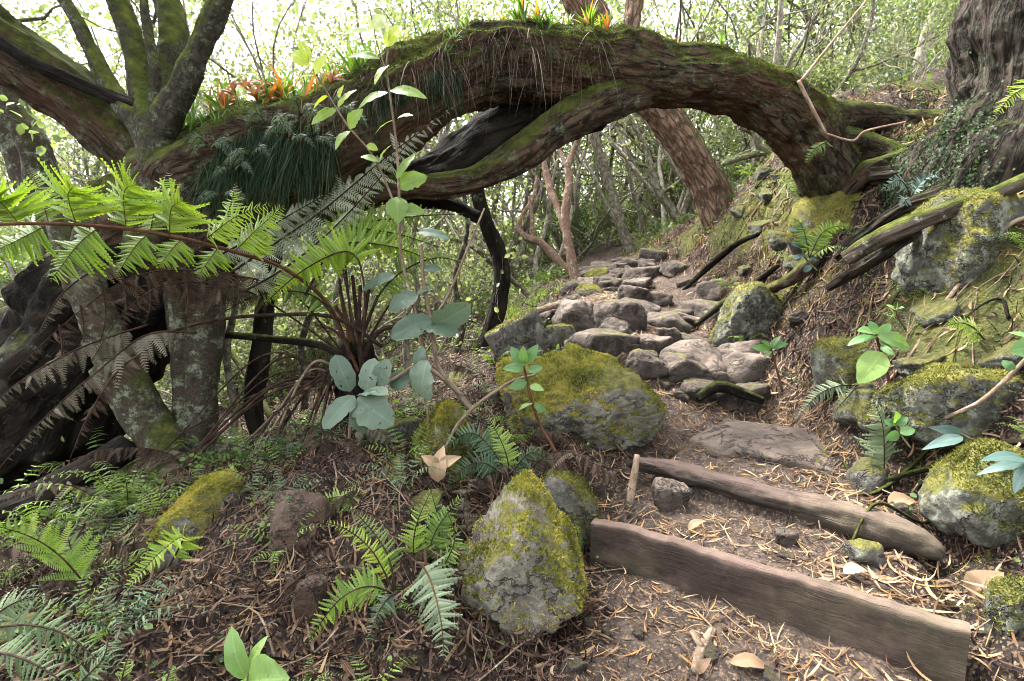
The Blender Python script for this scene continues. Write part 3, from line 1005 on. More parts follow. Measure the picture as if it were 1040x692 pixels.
ARCH_V, ARCH_Q = mb.V[0], mb.Q[0]
mb = MB()
tube(mb, ppts([(650, 92, 3.15, 18), (615, 102, 3.05, 20), (585, 117, 3.0, 17), (555, 135, 2.97, 15), (525, 158, 2.93, 16), (490, 179, 2.9, 12.5), (455, 189, 2.87, 11.5), (415, 190, 2.84, 11), (370, 197, 2.82, 14), (320, 210, 2.8, 20), (260, 222, 2.85, 26)]),
     seg=64, amp=0.010, nscale=11, seed=6, lump=0.15, ridge=0.05, ridges=5, step=0.012)
mb.build('limb', B_ARCH, root)
mb = MB()
tube(mb, ppts([(630, 84, 3.28, 20), (575, 108, 3.28, 29), (525, 128, 3.24, 30), (482, 152, 3.16, 25), (440, 178, 3.08, 16), (390, 193, 3.0, 12), (335, 205, 2.95, 14), (280, 215, 2.9, 22)]),
     seg=64, amp=0.014, nscale=9, seed=9, lump=0.2, ridge=0.06, ridges=4, step=0.014)
mb.build('limb', B_DARK, root)  # dark tube filling the hollow between the limbs, shade painted as bark
mb = MB()
tube(mb, ppts([(-80, -20, 2.62, 25), (0, 45, 2.75, 28), (60, 88, 2.82, 27), (120, 135, 2.9, 26), (180, 178, 2.95, 30), (235, 198, 2.95, 36)]), seg=72, amp=0.014, nscale=9, seed=12, lump=0.14, ridge=0.05, ridges=6, step=0.012)
mb.build('limb', B_ARCH, root)
mb = MB()
tube(mb, ppts([(-5, 38, 2.60, 4.5), (30, 62, 2.62, 5), (70, 80, 2.64, 5), (110, 97, 2.66, 5.5), (138, 108, 2.68, 6), (153, 119, 2.70, 4)]), seg=20, amp=0.004, nscale=25, seed=13, lump=0.15)
mb.build('broken_branch', B_DARK, root)
mb = MB()
tube(mb, ppts([(400, 208, 3.35, 6), (440, 204, 3.4, 7), (465, 210, 3.4, 6), (487, 222, 3.4, 5)]), seg=18, amp=0.006, nscale=20, seed=14)
mb.build('broken_branch', B_DARK, root)
for k, rows in enumerate([[(850, 225, 3.4, 8), (880, 205, 3.3, 7), (905, 188, 3.2, 6), (935, 165, 3.1, 4)], [(845, 240, 3.35, 9), (815, 275, 3.35, 7), (790, 290, 3.5, 5), (765, 300, 3.7, 3)],
                          [(860, 210, 3.45, 14), (885, 170, 3.5, 10), (905, 150, 3.6, 8), (930, 135, 3.7, 5)], [(850, 205, 3.4, 10), (872, 180, 3.3, 10), (900, 165, 3.2, 8), (950, 150, 3.05, 7)],
                          [(832, 150, 3.42, 20), (868, 150, 3.5, 17), (905, 158, 3.42, 12), (945, 172, 3.15, 7), (975, 185, 2.95, 4)], [(818, 118, 3.4, 19), (860, 122, 3.62, 17), (900, 124, 3.75, 13), (940, 122, 3.7, 9), (985, 118, 3.5, 5)]]):
    mb = MB()
    tube(mb, ppts(rows), seg=24, amp=0.006, nscale=18, seed=30 + k, lump=0.15)
    mb.build('root', B_ARCH, root)


def surf_pts(V, Q, n, weight, seed):
    """Random points on a mesh with their normals."""
    r = np.random.default_rng(seed)
    a, b, c, d = (V[Q[:, k]] for k in range(4))
    nn = np.cross(c - a, d - b)
    ar = np.linalg.norm(nn, axis=1)
    nn = unit(nn)
    cen = (a + b + c + d) / 4
    w = ar * weight(cen, nn)
    k = r.choice(len(Q), n, p=w / w.sum())
    u, v = r.random((n, 1)), r.random((n, 1))
    p = a[k] * (1 - u) * (1 - v) + b[k] * u * (1 - v) + c[k] * u * v + d[k] * (1 - u) * v
    return p, nn[k]


def out_normals(V, Q):
    a, b, c, d = (V[Q[:, k]] for k in range(4))
    nn = unit(np.cross(c - a, d - b))
    cen = (a + b + c + d) / 4
    axis = S_ARCH[:, :3]
    kk = np.argmin(((cen[::37, None, :] - axis[None, ::4, :]) ** 2).sum(-1), axis=1)
    return np.sign(((cen[::37] - axis[::4][kk]) * nn[::37]).sum(-1).mean())


if out_normals(ARCH_V, ARCH_Q) < 0:
    ARCH_Q = ARCH_Q[:, ::-1]


def blades(p, dr, L, w, seed, rnd, bend=0.0, segs=2):
    """Narrow strips from p along dr that bend downwards."""
    r = np.random.default_rng(seed)
    n = len(p)
    L = np.broadcast_to(np.asarray(L, float), (n,))[:, None]
    w = np.broadcast_to(np.asarray(w, float), (n,))[:, None]
    side = unit(np.cross(dr, r.normal(size=(n, 3)) * 0.5 + [0.3, 0.2, 1.0]))
    rows = []
    for k in range(segs + 1):
        t = k / segs
        c = p + dr * L * t + np.array([0, 0, -1.0]) * bend * L * t * t
        ww = w * (1.0 if k == 0 else (1 - t) ** 0.7)
        rows.append((c - side * ww, c + side * ww))
    V = np.stack([x for pr in rows for x in pr], 1)
    m = 2 * (segs + 1)
    base = np.arange(n)[:, None] * m
    Q = np.concatenate([base + np.array([2 * k, 2 * k + 1, 2 * k + 3, 2 * k + 2]) for k in range(segs)], 0)
    return V.reshape(-1, 3), Q, np.repeat(rnd, m)


# moss along the arch
p, nn = surf_pts(ARCH_V, ARCH_Q, 60000, lambda c, n: smooth(-0.25, 0.55, n[:, 2] + 0.7 * fbm(c * 4, 3, 5)) * (c[:, 0] > -1.6), 3)
dr = unit(nn + 0.8 * RNG.normal(size=nn.shape))
V, Q, rr = blades(p - nn * 0.002, dr, RNG.uniform(0.008, 0.028, len(p)), RNG.uniform(0.0012, 0.003, len(p)), 4, np.clip(0.38 + 0.45 * fbm(p * 5, 3, 7) + 0.15 * RNG.normal(size=len(p)), 0, 1), 0.3, 1)
MOSS_D = leaf_mat('trunk_moss', [(0.1, (0.022, 0.028, 0.008)), (0.45, (0.055, 0.065, 0.014)), (0.8, (0.11, 0.12, 0.024)), (1.0, (0.15, 0.12, 0.04))], 0.2, 0.85, 0.1)
MB().add(V, Q, rnd=rr).build('moss', MOSS_D, root)

# forked tree
root = empty('forked_tree', P(160, 240, 2.7), 'grey lichened tree forking into five limbs in front of the slanting dark limb', 'tree')
FORK = [('trunk', [(152, 262, 2.72, 20.3), (158, 205, 2.68, 18.7), (160, 165, 2.66, 18.7), (160, 140, 2.66, 19.5), (158, 122, 2.66, 17.2)]),
        ('limb', [(158, 150, 2.66, 14.0), (140, 122, 2.68, 10.9), (118, 98, 2.7, 9.0), (100, 66, 2.7, 7.0), (82, 28, 2.7, 5.9), (62, -8, 2.7, 5.5), (45, -50, 2.7, 4.7)]),
        ('limb', [(157, 132, 2.68, 14.0), (146, 100, 2.74, 10.9), (141, 72, 2.76, 10.1), (134, 40, 2.78, 9.8), (118, 2, 2.8, 9.4), (95, -50, 2.8, 8.6)]),
        ('limb', [(158, 115, 2.78, 13.3), (168, 85, 2.85, 13.3), (178, 50, 2.9, 13.3), (175, 20, 2.95, 12.5), (168, -10, 3.0, 11.7), (160, -50, 3.0, 10.9)]),
        ('limb', [(156, 108, 2.70, 4.7), (158, 75, 2.66, 5.1), (152, 45, 2.66, 4.7), (147, 15, 2.66, 3.9), (144, -30, 2.66, 3.9)]),
        ('limb', [(160, 138, 2.64, 15.6), (172, 112, 2.6, 13.3), (188, 82, 2.56, 10.9), (203, 48, 2.54, 9.8), (215, 22, 2.52, 9.0), (226, -5, 2.5, 8.2), (240, -45, 2.5, 7.8)])]
for k, (nm, rows) in enumerate(FORK):
    mb = MB()
    tube(mb, ppts(rows), seg=44, amp=0.0055, nscale=18, seed=40 + k, lump=0.16, step=0.01)
    mb.build(nm, B_FORK, root)


def simple_tree(name, label, parts, mat, cat='tree', seed=0, amp=0.005, nscale=16, seg=32, lump=0.14, ridge=0.0, group=None, at=None):
    first = parts[0][1][0] if at is None else at
    root = empty(name, P(*first[:3]), label, cat, group)
    for k, (nm, rows) in enumerate(parts):
        mb = MB()
        R_ = ppts(rows)
        if rows[0][2] > 5.9:
            R_[:, 3] *= 0.78 if name != 'thick_leaning_tree' else 0.9
        tube(mb, R_, seg=seg, amp=min(amp, 0.12 * R_[:, 3].mean()), nscale=nscale, seed=seed + k, lump=lump, ridge=ridge, step=0.014)
        mb.build(nm, mat, root)
    return root


simple_tree('leaning_tree', 'lichen-spotted trunk leaning left with two pale stems joining low down', [
    ('trunk', [(196, 520, 2.75, 27), (184, 492, 2.75, 22), (168, 460, 2.75, 20), (142, 415, 2.75, 20), (115, 368, 2.75, 19)]),
    ('stem', [(122, 380, 2.75, 18), (104, 340, 2.75, 15), (80, 285, 2.75, 12), (68, 250, 2.75, 11), (56, 215, 2.78, 10)]),
    ('stem', [(124, 378, 2.72, 17), (110, 340, 2.7, 14.5), (97, 305, 2.7, 13.5), (88, 265, 2.72, 13), (95, 225, 2.75, 12)])], B_LICH, seed=60)
simple_tree('twin_tree', 'upright mossy trunk of two fused stems right of the lichen-spotted leaning trunk', [
    ('trunk', [(202, 490, 2.9, 25), (200, 455, 2.9, 18), (203, 400, 2.9, 16.5), (208, 350, 2.9, 17), (208, 300, 2.9, 17), (200, 250, 2.9, 17), (196, 215, 2.9, 18)]),
    ('stem', [(196, 485, 2.86, 17), (191, 440, 2.86, 12), (188, 395, 2.88, 11.5), (183, 335, 2.88, 11), (178, 285, 2.92, 12), (172, 240, 2.95, 12)])], B_LICH, seed=66)
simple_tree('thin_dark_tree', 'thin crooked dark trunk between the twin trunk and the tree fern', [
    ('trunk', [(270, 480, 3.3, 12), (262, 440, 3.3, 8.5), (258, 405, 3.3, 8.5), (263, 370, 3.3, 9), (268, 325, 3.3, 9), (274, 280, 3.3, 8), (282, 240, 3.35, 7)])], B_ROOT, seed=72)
simple_tree('old_tree', 'gnarled grey trunk with a second stem at the left behind the slanting limb', [
    ('trunk', [(85, 320, 3.9, 24), (62, 250, 3.9, 20), (40, 190, 3.9, 19), (15, 135, 3.9, 20), (-15, 85, 3.9, 20), (-50, 30, 3.9, 19)]),
    ('stem', [(60, 260, 3.75, 14), (48, 200, 3.75, 13), (35, 150, 3.75, 12), (12, 100, 3.75, 11), (0, 70, 3.75, 10)])], B_LICH, seed=75)
simple_tree('fallen_log', 'dark rotting log lying in the fern hollow below the leaning trunk', [
    ('trunk', [(-60, 560, 2.35, 19), (0, 522, 2.42, 17), (45, 503, 2.5, 16), (95, 476, 2.6, 15), (132, 452, 2.7, 13)])], B_DARK, cat='log', seed=79, amp=0.01)
simple_tree('fallen_branch', 'thin lichened branch lying across the slope below the rotting log', [
    ('branch', [(70, 541, 2.15, 3), (100, 533, 2.2, 4), (130, 522, 2.3, 4.5), (160, 505, 2.4, 4.5)])], B_LICH, cat='branch', seed=81, seg=14)
simple_tree('curved_tree', 'slim black curved trunk standing just left of the rocky trail', [
    ('trunk', [(492, 356, 4.2, 12), (498, 340, 4.15, 8.5), (506, 312, 4.1, 8), (510, 282, 4.05, 8), (506, 255, 4.0, 8), (494, 228, 3.95, 7.5), (485, 195, 3.9, 6.5), (480, 160, 3.9, 6)])], B_ROOT, seed=83, seg=24)
simple_tree('big_tree', 'huge rough-barked trunk rising from the top of the bank', [
    ('trunk', [(995, 240, 2.95, 100), (1012, 200, 2.85, 86), (1030, 160, 2.82, 76), (1042, 115, 2.8, 65), (1050, 60, 2.8, 60), (1056, 0, 2.8, 59), (1062, -80, 2.8, 58)]),
    ('root', [(985, 190, 2.75, 20), (950, 202, 2.68, 10), (915, 213, 2.7, 6), (880, 238, 2.85, 7), (850, 262, 3.0, 4)]),
    ('root', [(1000, 175, 2.75, 22), (958, 172, 2.85, 12), (920, 175, 2.98, 7), (885, 178, 3.1, 7)]),
    ('root', [(975, 205, 2.6, 12), (930, 235, 2.5, 6), (890, 262, 2.6, 6), (842, 292, 2.95, 4)])], B_BIG, seed=86, amp=0.018, nscale=17, seg=160, ridge=0.03, at=(1000, 200, 2.7))
simple_tree('dead_log', 'flaking grey dead log lying along the bank below the big tree', [
    ('log', [(858, 263, 2.62, 6), (880, 250, 2.55, 8), (915, 233, 2.45, 8.5), (955, 217, 2.36, 8), (1000, 202, 2.3, 7), (1050, 180, 2.25, 6)])],
    bark_mat('dead_wood', (0.022, 0.016, 0.012), (0.10, 0.080, 0.063), 0.85, 0.2, sc=20, aniso=0.12, depth=0.015), cat='log', seed=92, amp=0.008)
simple_tree('thick_leaning_tree', 'thick flaking red-brown trunk leaning left behind the arch', [
    ('trunk', [(742, 262, 6.1, 24), (732, 222, 6.0, 19), (722, 192, 5.95, 18), (700, 155, 5.85, 17.5), (672, 116, 5.75, 18), (635, 68, 5.6, 18), (595, 10, 5.5, 18), (560, -60, 5.4, 17)]),
    ('limb', [(628, 60, 5.6, 9), (640, 30, 5.6, 8), (648, -20, 5.6, 7)])], B_RED, seed=95, amp=0.012, seg=48)
simple_tree('slender_tree', 'slim mossy grey trunk standing left of the thick leaning red trunk', [
    ('trunk', [(650, 285, 8.6, 9), (645, 270, 8.6, 6.5), (632, 232, 8.6, 6), (618, 185, 8.6, 6), (603, 138, 8.6, 5.5), (590, 90, 8.6, 5), (580, 20, 8.6, 4.5), (575, -40, 8.6, 4)])], B_GREY, seed=99, seg=20)
simple_tree('reddish_tree', 'slim reddish-barked tree branching into a Y beside the trail', [
    ('trunk', [(588, 294, 6.3, 8), (583, 275, 6.3, 6), (577, 245, 6.3, 5.5), (574, 215, 6.3, 5), (578, 185, 6.3, 5), (576, 166, 6.3, 4.5)]),
    ('limb', [(576, 170, 6.3, 4), (583, 152, 6.3, 3.5), (590, 135, 6.2, 3), (600, 90, 6.1, 2.5), (606, 30, 6, 2.2)]),
    ('limb', [(577, 172, 6.3, 3.5), (568, 152, 6.4, 2.8), (560, 128, 6.5, 2.3), (552, 80, 6.5, 2)]),
    ('limb', [(575, 235, 6.3, 4.5), (566, 210, 6.4, 4), (558, 190, 6.5, 4), (550, 150, 6.6, 4), (545, 100, 6.6, 3.5)])], B_PINK, seed=103, seg=18)
simple_tree('snag', 'low crooked reddish snag with two upright shoots above a mossy mound', [
    ('trunk', [(590, 292, 8.2, 7), (574, 274, 8.2, 6), (560, 258, 8.2, 5.5), (548, 246, 8.2, 5), (534, 241, 8.2, 4), (527, 232, 8.2, 3.2), (531, 218, 8.2, 2.8), (541, 203, 8.2, 2.6), (546, 180, 8.2, 2.2)]),
    ('shoot', [(541, 244, 8.2, 3), (540, 220, 8.2, 2.6), (538, 200, 8.2, 2.2)])], B_PINK, seed=108, seg=14)
simple_tree('gnarled_tree', 'twisted mossy tree splitting low into two trunks right of the slim mossy grey trunk', [
    ('trunk', [(692, 262, 8.2, 9), (690, 240, 8.2, 7), (691, 222, 8.2, 6)]),
    ('limb', [(691, 226, 8.2, 6), (680, 210, 8.2, 5.5), (668, 192, 8.2, 5), (662, 172, 8.2, 4), (655, 150, 8.2, 3), (640, 120, 8.2, 2.5)]),
    ('limb', [(691, 226, 8.2, 5), (698, 205, 8.1, 4.5), (703, 185, 8.0, 4.5), (706, 165, 8.0, 4), (700, 140, 8, 3)]),
    ('limb', [(672, 196, 8.2, 2.2), (690, 184, 8.0, 2.2), (698, 172, 8, 2), (715, 165, 8, 2)]),
    ('limb', [(664, 172, 8.2, 2), (648, 166, 8.2, 1.8), (632, 158, 8.2, 1.6), (620, 146, 8.2, 1.4)])], B_GREY, seed=112, seg=16)
simple_tree('crooked_tree', 'crooked mossy little tree with spreading arms framed under the right shoulder of the arch', [
    ('trunk', [(806, 205, 7.0, 7), (798, 180, 7.0, 6), (785, 160, 7.0, 6), (772, 148, 7, 5.5), (766, 135, 7, 5), (752, 128, 7, 4)]),
    ('limb', [(798, 178, 7.0, 5), (804, 160, 7.0, 4.5), (800, 140, 7, 4)]),
    ('limb', [(778, 154, 7.0, 4), (755, 160, 7.0, 3.5), (735, 166, 7, 3)])], B_GREY, seed=118, seg=16)
simple_tree('bent_stick', 'bare broken stick hanging in a bend across the right end of the arch', [
    ('stick', [(905, -40, 2.75, 1.4), (880, 0, 2.8, 1.0), (846, 42, 2.85, 1.2), (814, 82, 2.95, 1.5)]),
    ('stick', [(811, 82, 2.95, 1.8), (822, 104, 2.97, 1.8), (839, 136, 3.0, 1.5)]),
    ('stick', [(839, 136, 3.0, 1.2), (866, 143, 3.05, 1.1), (880, 133, 3.0, 1.0), (920, 124, 2.95, 0.8)])], bark_mat('bare_stick', (0.16, 0.10, 0.07), (0.36, 0.26, 0.20), 0, 0, sc=40, depth=0.003), cat='stick', seed=121, seg=10, amp=0.0)
simple_tree('stake', 'short split wooden stake standing at the left end of the log step', [
    ('stake', [(640, 512, 2.05, 3.2), (643, 490, 2.06, 3.6), (647, 462, 2.07, 2.4)])], TWIG, cat='stake', seed=123, seg=10, amp=0.002)
simple_tree('stub_branch', 'dark forked twig lying below the lowest step', [
    ('twig', [(u, v, G(u, v, 0.012), r) for u, v, r in ((706, 682, 4), (713, 658, 4.5), (724, 640, 3.5))]), ('twig', [(u, v, G(u, v, 0.014), r) for u, v, r in ((713, 658, 3.5), (703, 642, 2.6))])], TWIG, cat='twig', seed=124, seg=10, amp=0.002)
for k, (lab, rows) in enumerate([
        ('smooth curved root crossing the trail edge by the pale trail rock', [(500, 335, 4.3, 2), (530, 322, 4.5, 3), (560, 312, 4.8, 3.4), (590, 306, 5.0, 2)]),
        ('dark root running down the bank towards the round boulder', [(706, 330, 3.9, 2), (722, 318, 3.95, 3), (745, 300, 4.0, 3.2), (770, 285, 3.9, 3), (790, 270, 3.7, 2)]),
        ('long thin root over the upper bank above the round boulder', [(690, 300, 5.0, 2), (715, 275, 4.9, 3), (745, 250, 4.6, 3), (770, 238, 4.3, 2)]),
        ('bare root curling over soil under the ledge stone', [(708, 405, 3.0, 4), (730, 393, 3.0, 6), (755, 400, 2.95, 5), (775, 408, 2.9, 3)])]):
    simple_tree('surface_root', lab, [('root', rows)], B_ROOT if k != 0 else TWIG, cat='root', seed=130 + k, seg=14, amp=0.003)
for k, rows in enumerate([[(232, 470, 3.7, 4), (238, 420, 3.7, 3.4), (230, 360, 3.7, 3.2), (240, 300, 3.7, 3), (236, 240, 3.7, 2.6)],
                          [(300, 452, 3.9, 4), (310, 400, 3.9, 3.4), (306, 350, 3.9, 3), (322, 290, 3.9, 2.8), (318, 225, 3.9, 2.4)],
                          [(420, 400, 4.0, 4), (412, 350, 4.0, 3), (424, 300, 4.0, 3), (418, 250, 4.0, 2.5), (428, 200, 4.0, 2)],
                          [(455, 378, 4.3, 3.4), (470, 330, 4.3, 3), (462, 285, 4.3, 2.6), (474, 235, 4.3, 2.2), (470, 190, 4.3, 2)],
                          [(548, 318, 6.0, 3.6), (536, 300, 5.9, 3.4), (505, 272, 5.6, 3), (478, 250, 5.3, 2.6), (440, 238, 5.0, 2.2)],
                          [(285, 448, 3.6, 3.4), (268, 410, 3.7, 3), (250, 380, 3.8, 3), (228, 350, 3.9, 2.6), (205, 330, 4.0, 2.2)],
                          [(345, 430, 4.4, 3.6), (350, 370, 4.4, 3.2), (340, 310, 4.4, 3), (352, 250, 4.4, 2.6), (346, 200, 4.4, 2.2)]]):
    simple_tree('sapling', 'thin crooked mossy sapling stem in the tangle behind the tree fern', [('stem', rows)], B_LICH if k % 2 else B_GREY, cat='sapling', seed=140 + k, seg=14, amp=0.003, group='saplings behind the tree fern')
# thin bare roots running down the bank
r = np.random.default_rng(55)
for k in range(26):
    y = r.uniform(1.6, 5.2)
    x = np.interp(y, TRY, TRX) + np.interp(y, TRY, TRW) + r.uniform(0.25, 1.3)
    a = math.pi + r.normal() * 0.7
    l = r.uniform(0.25, 0.8)
    q = np.linspace(0, 1, 6)
    xs = x + np.cos(a) * l * q + 0.05 * r.normal(size=6)
    ys = y + np.sin(a) * l * q + 0.05 * r.normal(size=6)
    zs = H(xs, ys) + 0.006 + 0.015 * np.abs(r.normal(size=6))
    zs[0] -= 0.02
    zs[-1] -= 0.02
    rr = r.uniform(0.004, 0.014)
    mb = MB()
    tube(mb, np.column_stack([xs, ys, zs, np.linspace(rr, rr * 0.4, 6)]), seg=9, amp=0.002, seed=k, step=0.015)
    tag(mb.build('surface_root', TWIG if k % 3 == 0 else B_ROOT, loc=(xs[0], ys[0], zs[0])), 'thin bare root trailing down the earth bank', 'root', 'thin roots on the bank')
# ------------------------------------------------------------------ plant materials
L_FERN = leaf_mat('fern_green', [(0, (0.062, 0.11, 0.024)), (0.5, (0.12, 0.19, 0.040)), (1, (0.22, 0.29, 0.065))], 0.45, 0.45, 0.3)
L_FERNB = leaf_mat('fern_bright', [(0, (0.095, 0.165, 0.018)), (0.5, (0.17, 0.26, 0.028)), (1, (0.27, 0.34, 0.05))], 0.5, 0.4, 0.35)
L_FERNG = leaf_mat('fern_grey', [(0, (0.075, 0.10, 0.055)), (0.5, (0.15, 0.19, 0.115)), (1, (0.25, 0.27, 0.19))], 0.3, 0.6, 0.25, (1.1, 1.15, 0.8))
L_SILVF = leaf_mat('fern_silver', [(0, (0.14, 0.16, 0.10)), (0.5, (0.25, 0.275, 0.195)), (1, (0.36, 0.36, 0.28))], 0.35, 0.6, 0.2, (1.1, 1.15, 0.8))
L_FERNM = leaf_mat('fern_muted', [(0, (0.045, 0.075, 0.032)), (0.5, (0.095, 0.14, 0.065)), (1, (0.17, 0.215, 0.115))], 0.4, 0.5, 0.25)
L_FERND = leaf_mat('fern_dark', [(0, (0.022, 0.045, 0.022)), (0.5, (0.045, 0.085, 0.040)), (1, (0.09, 0.14, 0.07))], 0.3, 0.5, 0.3)
L_DEAD = leaf_mat('fern_dead', [(0, (0.014, 0.009, 0.007)), (0.5, (0.055, 0.038, 0.028)), (1, (0.17, 0.128, 0.098))], 0.2, 0.85, 0.1, (1.1, 0.95, 0.7))
L_DEADG = leaf_mat('fern_withered', [(0, (0.05, 0.042, 0.030)), (0.5, (0.115, 0.10, 0.074)), (1, (0.22, 0.20, 0.155))], 0.2, 0.85, 0.1, (1.1, 1.0, 0.8))
L_SILV = leaf_mat('silver_leaf', [(0, (0.028, 0.052, 0.032)), (0.5, (0.062, 0.095, 0.064)), (1, (0.16, 0.205, 0.16))], 0.25, 0.5, 0.3, (1.1, 1.2, 0.7), vein=True, holes=0.32)
L_OVAL = leaf_mat('oval_leaf', [(0, (0.085, 0.15, 0.030)), (0.5, (0.17, 0.25, 0.055)), (0.85, (0.34, 0.40, 0.05)), (1, (0.36, 0.40, 0.22))], 0.45, 0.45, 0.3, vein=True, holes=0.2)
L_BLUE = leaf_mat('blue_leaf', [(0, (0.02, 0.045, 0.038)), (0.5, (0.042, 0.078, 0.068)), (1, (0.085, 0.13, 0.115))], 0.15, 0.4, 0.35, vein=True)
L_SEED = leaf_mat('seedling_leaf', [(0, (0.045, 0.105, 0.035)), (0.5, (0.085, 0.175, 0.060)), (1, (0.18, 0.27, 0.07))], 0.4, 0.4, 0.35, vein=True)
L_STRAP = leaf_mat('strap_leaf', [(0, (0.035, 0.085, 0.018)), (0.5, (0.085, 0.17, 0.025)), (0.85, (0.17, 0.25, 0.04)), (0.93, (0.30, 0.09, 0.025)), (1, (0.38, 0.14, 0.03))], 0.4, 0.4, 0.4)
L_ORANGE = leaf_mat('orange_leaf', [(0, (0.12, 0.035, 0.014)), (0.6, (0.26, 0.085, 0.022)), (1, (0.30, 0.16, 0.05))], 0.4, 0.5, 0.3, (1.2, 1.0, 0.7))
L_BEARD = leaf_mat('beard_leaf', [(0, (0.008, 0.016, 0.009)), (0.5, (0.022, 0.038, 0.022)), (1, (0.055, 0.08, 0.045))], 0.25, 0.9, 0.03)
L_ROOTS = leaf_mat('hanging_root', [(0, (0.015, 0.010, 0.007)), (0.5, (0.05, 0.035, 0.026)), (1, (0.13, 0.097, 0.072))], 0.0, 0.9, 0.1)
M_STIPE = bark_mat('dark_stipe', (0.014, 0.009, 0.007), (0.050, 0.030, 0.021), 0, 0, sc=60, depth=0.002)
M_STIPER = bark_mat('red_stipe', (0.042, 0.020, 0.012), (0.10, 0.046, 0.026), 0, 0, sc=60, depth=0.002)
M_STEM = bark_mat('green_stem', (0.09, 0.085, 0.045), (0.19, 0.17, 0.10), 0, 0.1, sc=50, depth=0.002)

CAMHINT = unit(np.array([0.0, -0.75, 0.65]))


def pinna_template(nl, lw, wide, lean):
    V, Q = [], []
    for j in range(nl):
        x = (j + 0.35) / nl * 0.97
        l = lw * (1 - x**1.8) ** 0.8 + 0.02
        w = wide / nl * (0.6 + 0.4 * (1 - x))
        for s in (-1, 1):
            b = len(V)
            V += [(x - w * 0.5, 0, 0), (x - w * 0.38 + lean * l * 0.55, s * l * 0.6, -0.02), (x + lean * l, s * l, -0.05), (x + w * 0.5 + lean * l * 0.5, s * l * 0.5, -0.02)]
            V += [(x + w * 0.5, 0, 0)]
            Q += [(b, b + 1, b + 2, b + 3), ]
            Q += [(b, b + 3, b + 4, b + 4)]
    V = np.array(V, float)
    T = []
    Qq = []
    for q in Q:
        if q[2] == q[3]:
            T.append(q[:3])
        else:
            Qq.append(q)
    b = len(V)
    V = np.vstack([V, [(0.0, -0.012, 0.0), (0.0, 0.012, 0.0), (1.04, 0, -0.03)]])
    T.append((b, b + 1, b + 2))
    return V, np.array(Qq), np.array(T)


STYLES = {
    'tree': (pinna_template(15, 0.15, 0.78, 0.35), 0.30),
    'sword': (pinna_template(8, 0.125, 1.0, 0.45), 0.25),
    'fine': (pinna_template(12, 0.16, 0.68, 0.4), 0.3),
    'thin': (pinna_template(9, 0.062, 1.25, 0.9), 0.12),
    'simple': (pinna_template(6, 0.105, 1.3, 0.7), 0.15),
}


def frond(mb, mbs, pts, W, npin=24, style='sword', hint=None, t0=0.12, droop=0.22, r0=0.003, rnd=0.5, seed=0, taper=1.5, jit=0.15, fwd=None, grow=0.2):
    S = spline(np.asarray(pts, float), 80)
    L = np.linalg.norm(np.diff(S, axis=0), axis=1).sum()
    T, N, B = frames(S, CAMHINT if hint is None else hint)
    (TV, TQ, TT), a0 = STYLES[style]
    if fwd is not None:
        a0 = fwd
    r = np.random.default_rng(seed + 991)
    t = t0 + (0.985 - t0) * (np.arange(npin) + 0.5) / npin
    x = (t - t0) / (1 - t0)
    ln = W * np.clip(x / grow + 0.45, 0, 1) * np.maximum(1 - x**taper, 0.04)
    base = np.stack([np.interp(t, np.linspace(0, 1, 80), S[:, k]) for k in range(3)], -1)
    Ti = unit(np.stack([np.interp(t, np.linspace(0, 1, 80), T[:, k]) for k in range(3)], -1))
    Ni = unit(np.stack([np.interp(t, np.linspace(0, 1, 80), N[:, k]) for k in range(3)], -1))
    Bi = unit(np.cross(Ti, Ni))
    m = len(TV)
    for s in (-1, 1):
        a = a0 + 0.35 * x[:, None] + jit * r.normal(size=(npin, 1))
        d = s * Bi * np.cos(a) + Ti * np.sin(a)
        lat = unit(Ti * np.cos(a) - s * Bi * np.sin(a))
        dl = droop + jit * r.normal(size=(npin, 1))
        d2 = d * np.cos(dl) - Ni * np.sin(dl)
        nn = Ni * np.cos(dl) + d * np.sin(dl)
        l = (ln * (1 + jit * r.normal(size=npin)))[:, None, None]
        X, Y, Z = TV[:, 0][None, :, None], TV[:, 1][None, :, None], TV[:, 2][None, :, None]
        bend = (-0.22 * droop - 0.10 + 0.16 * r.normal(size=(npin, 1, 1))) * X**2
        Y = Y + 0.10 * r.normal(size=(npin, 1, 1)) * X**2
        l = l * (r.random((npin, 1, 1)) > 0.045) + 1e-4
        V = base[:, None, :] + l * (X * d2[:, None, :] + Y * lat[:, None, :] + (Z + bend) * nn[:, None, :])
        off = (np.arange(npin) * m)[:, None, None]
        rn = np.clip(rnd + 0.16 * r.normal(size=(npin, 1)) + 0.12 * TV[:, 0][None, :] - 0.05, 0, 1)
        mb.add(V.reshape(-1, 3), (TQ[None] + off).reshape(-1, 4), (TT[None] + off).reshape(-1, 3), rnd=rn.ravel())
    if mbs is not None:
        rr = np.linspace(r0, r0 * 0.25, 80)
        tube(mbs, np.column_stack([S, rr])[::3], seg=6, rings=28)
    return S


def pp(*rows):
    return np.array([P(*r) for r in rows])


def fern(label, fronds, mat=L_FERN, stalk=M_STIPE, group=None, name='fern', seed=0, root_at=None):
    """fronds: dicts(pts=[(u,v,d)..], W=px, ...)."""
    f0 = fronds[0]
    base = P(*(root_at or f0['pts'][0]))
    root = empty(name, base, label, 'fern', group)
    for k, f in enumerate(fronds):
        f = dict(f)
        rows = f.pop('pts')
        d = rows[len(rows) // 2][2]
        Wm = f.pop('W') * d / FPX
        fm = f.pop('mat', mat)
        sm = f.pop('stalk', stalk)
        mb, mbs = MB(), MB()
        f['npin'] = int(f.get('npin', 22) * 1.3)
        f.setdefault('seed', seed + k)
        f.setdefault('npin', 22)
        frond(mb, mbs, pp(*rows), Wm, **f)
        o = mb.build('frond', fm, root)
        mbs.build('stalk', sm, o)
    return root


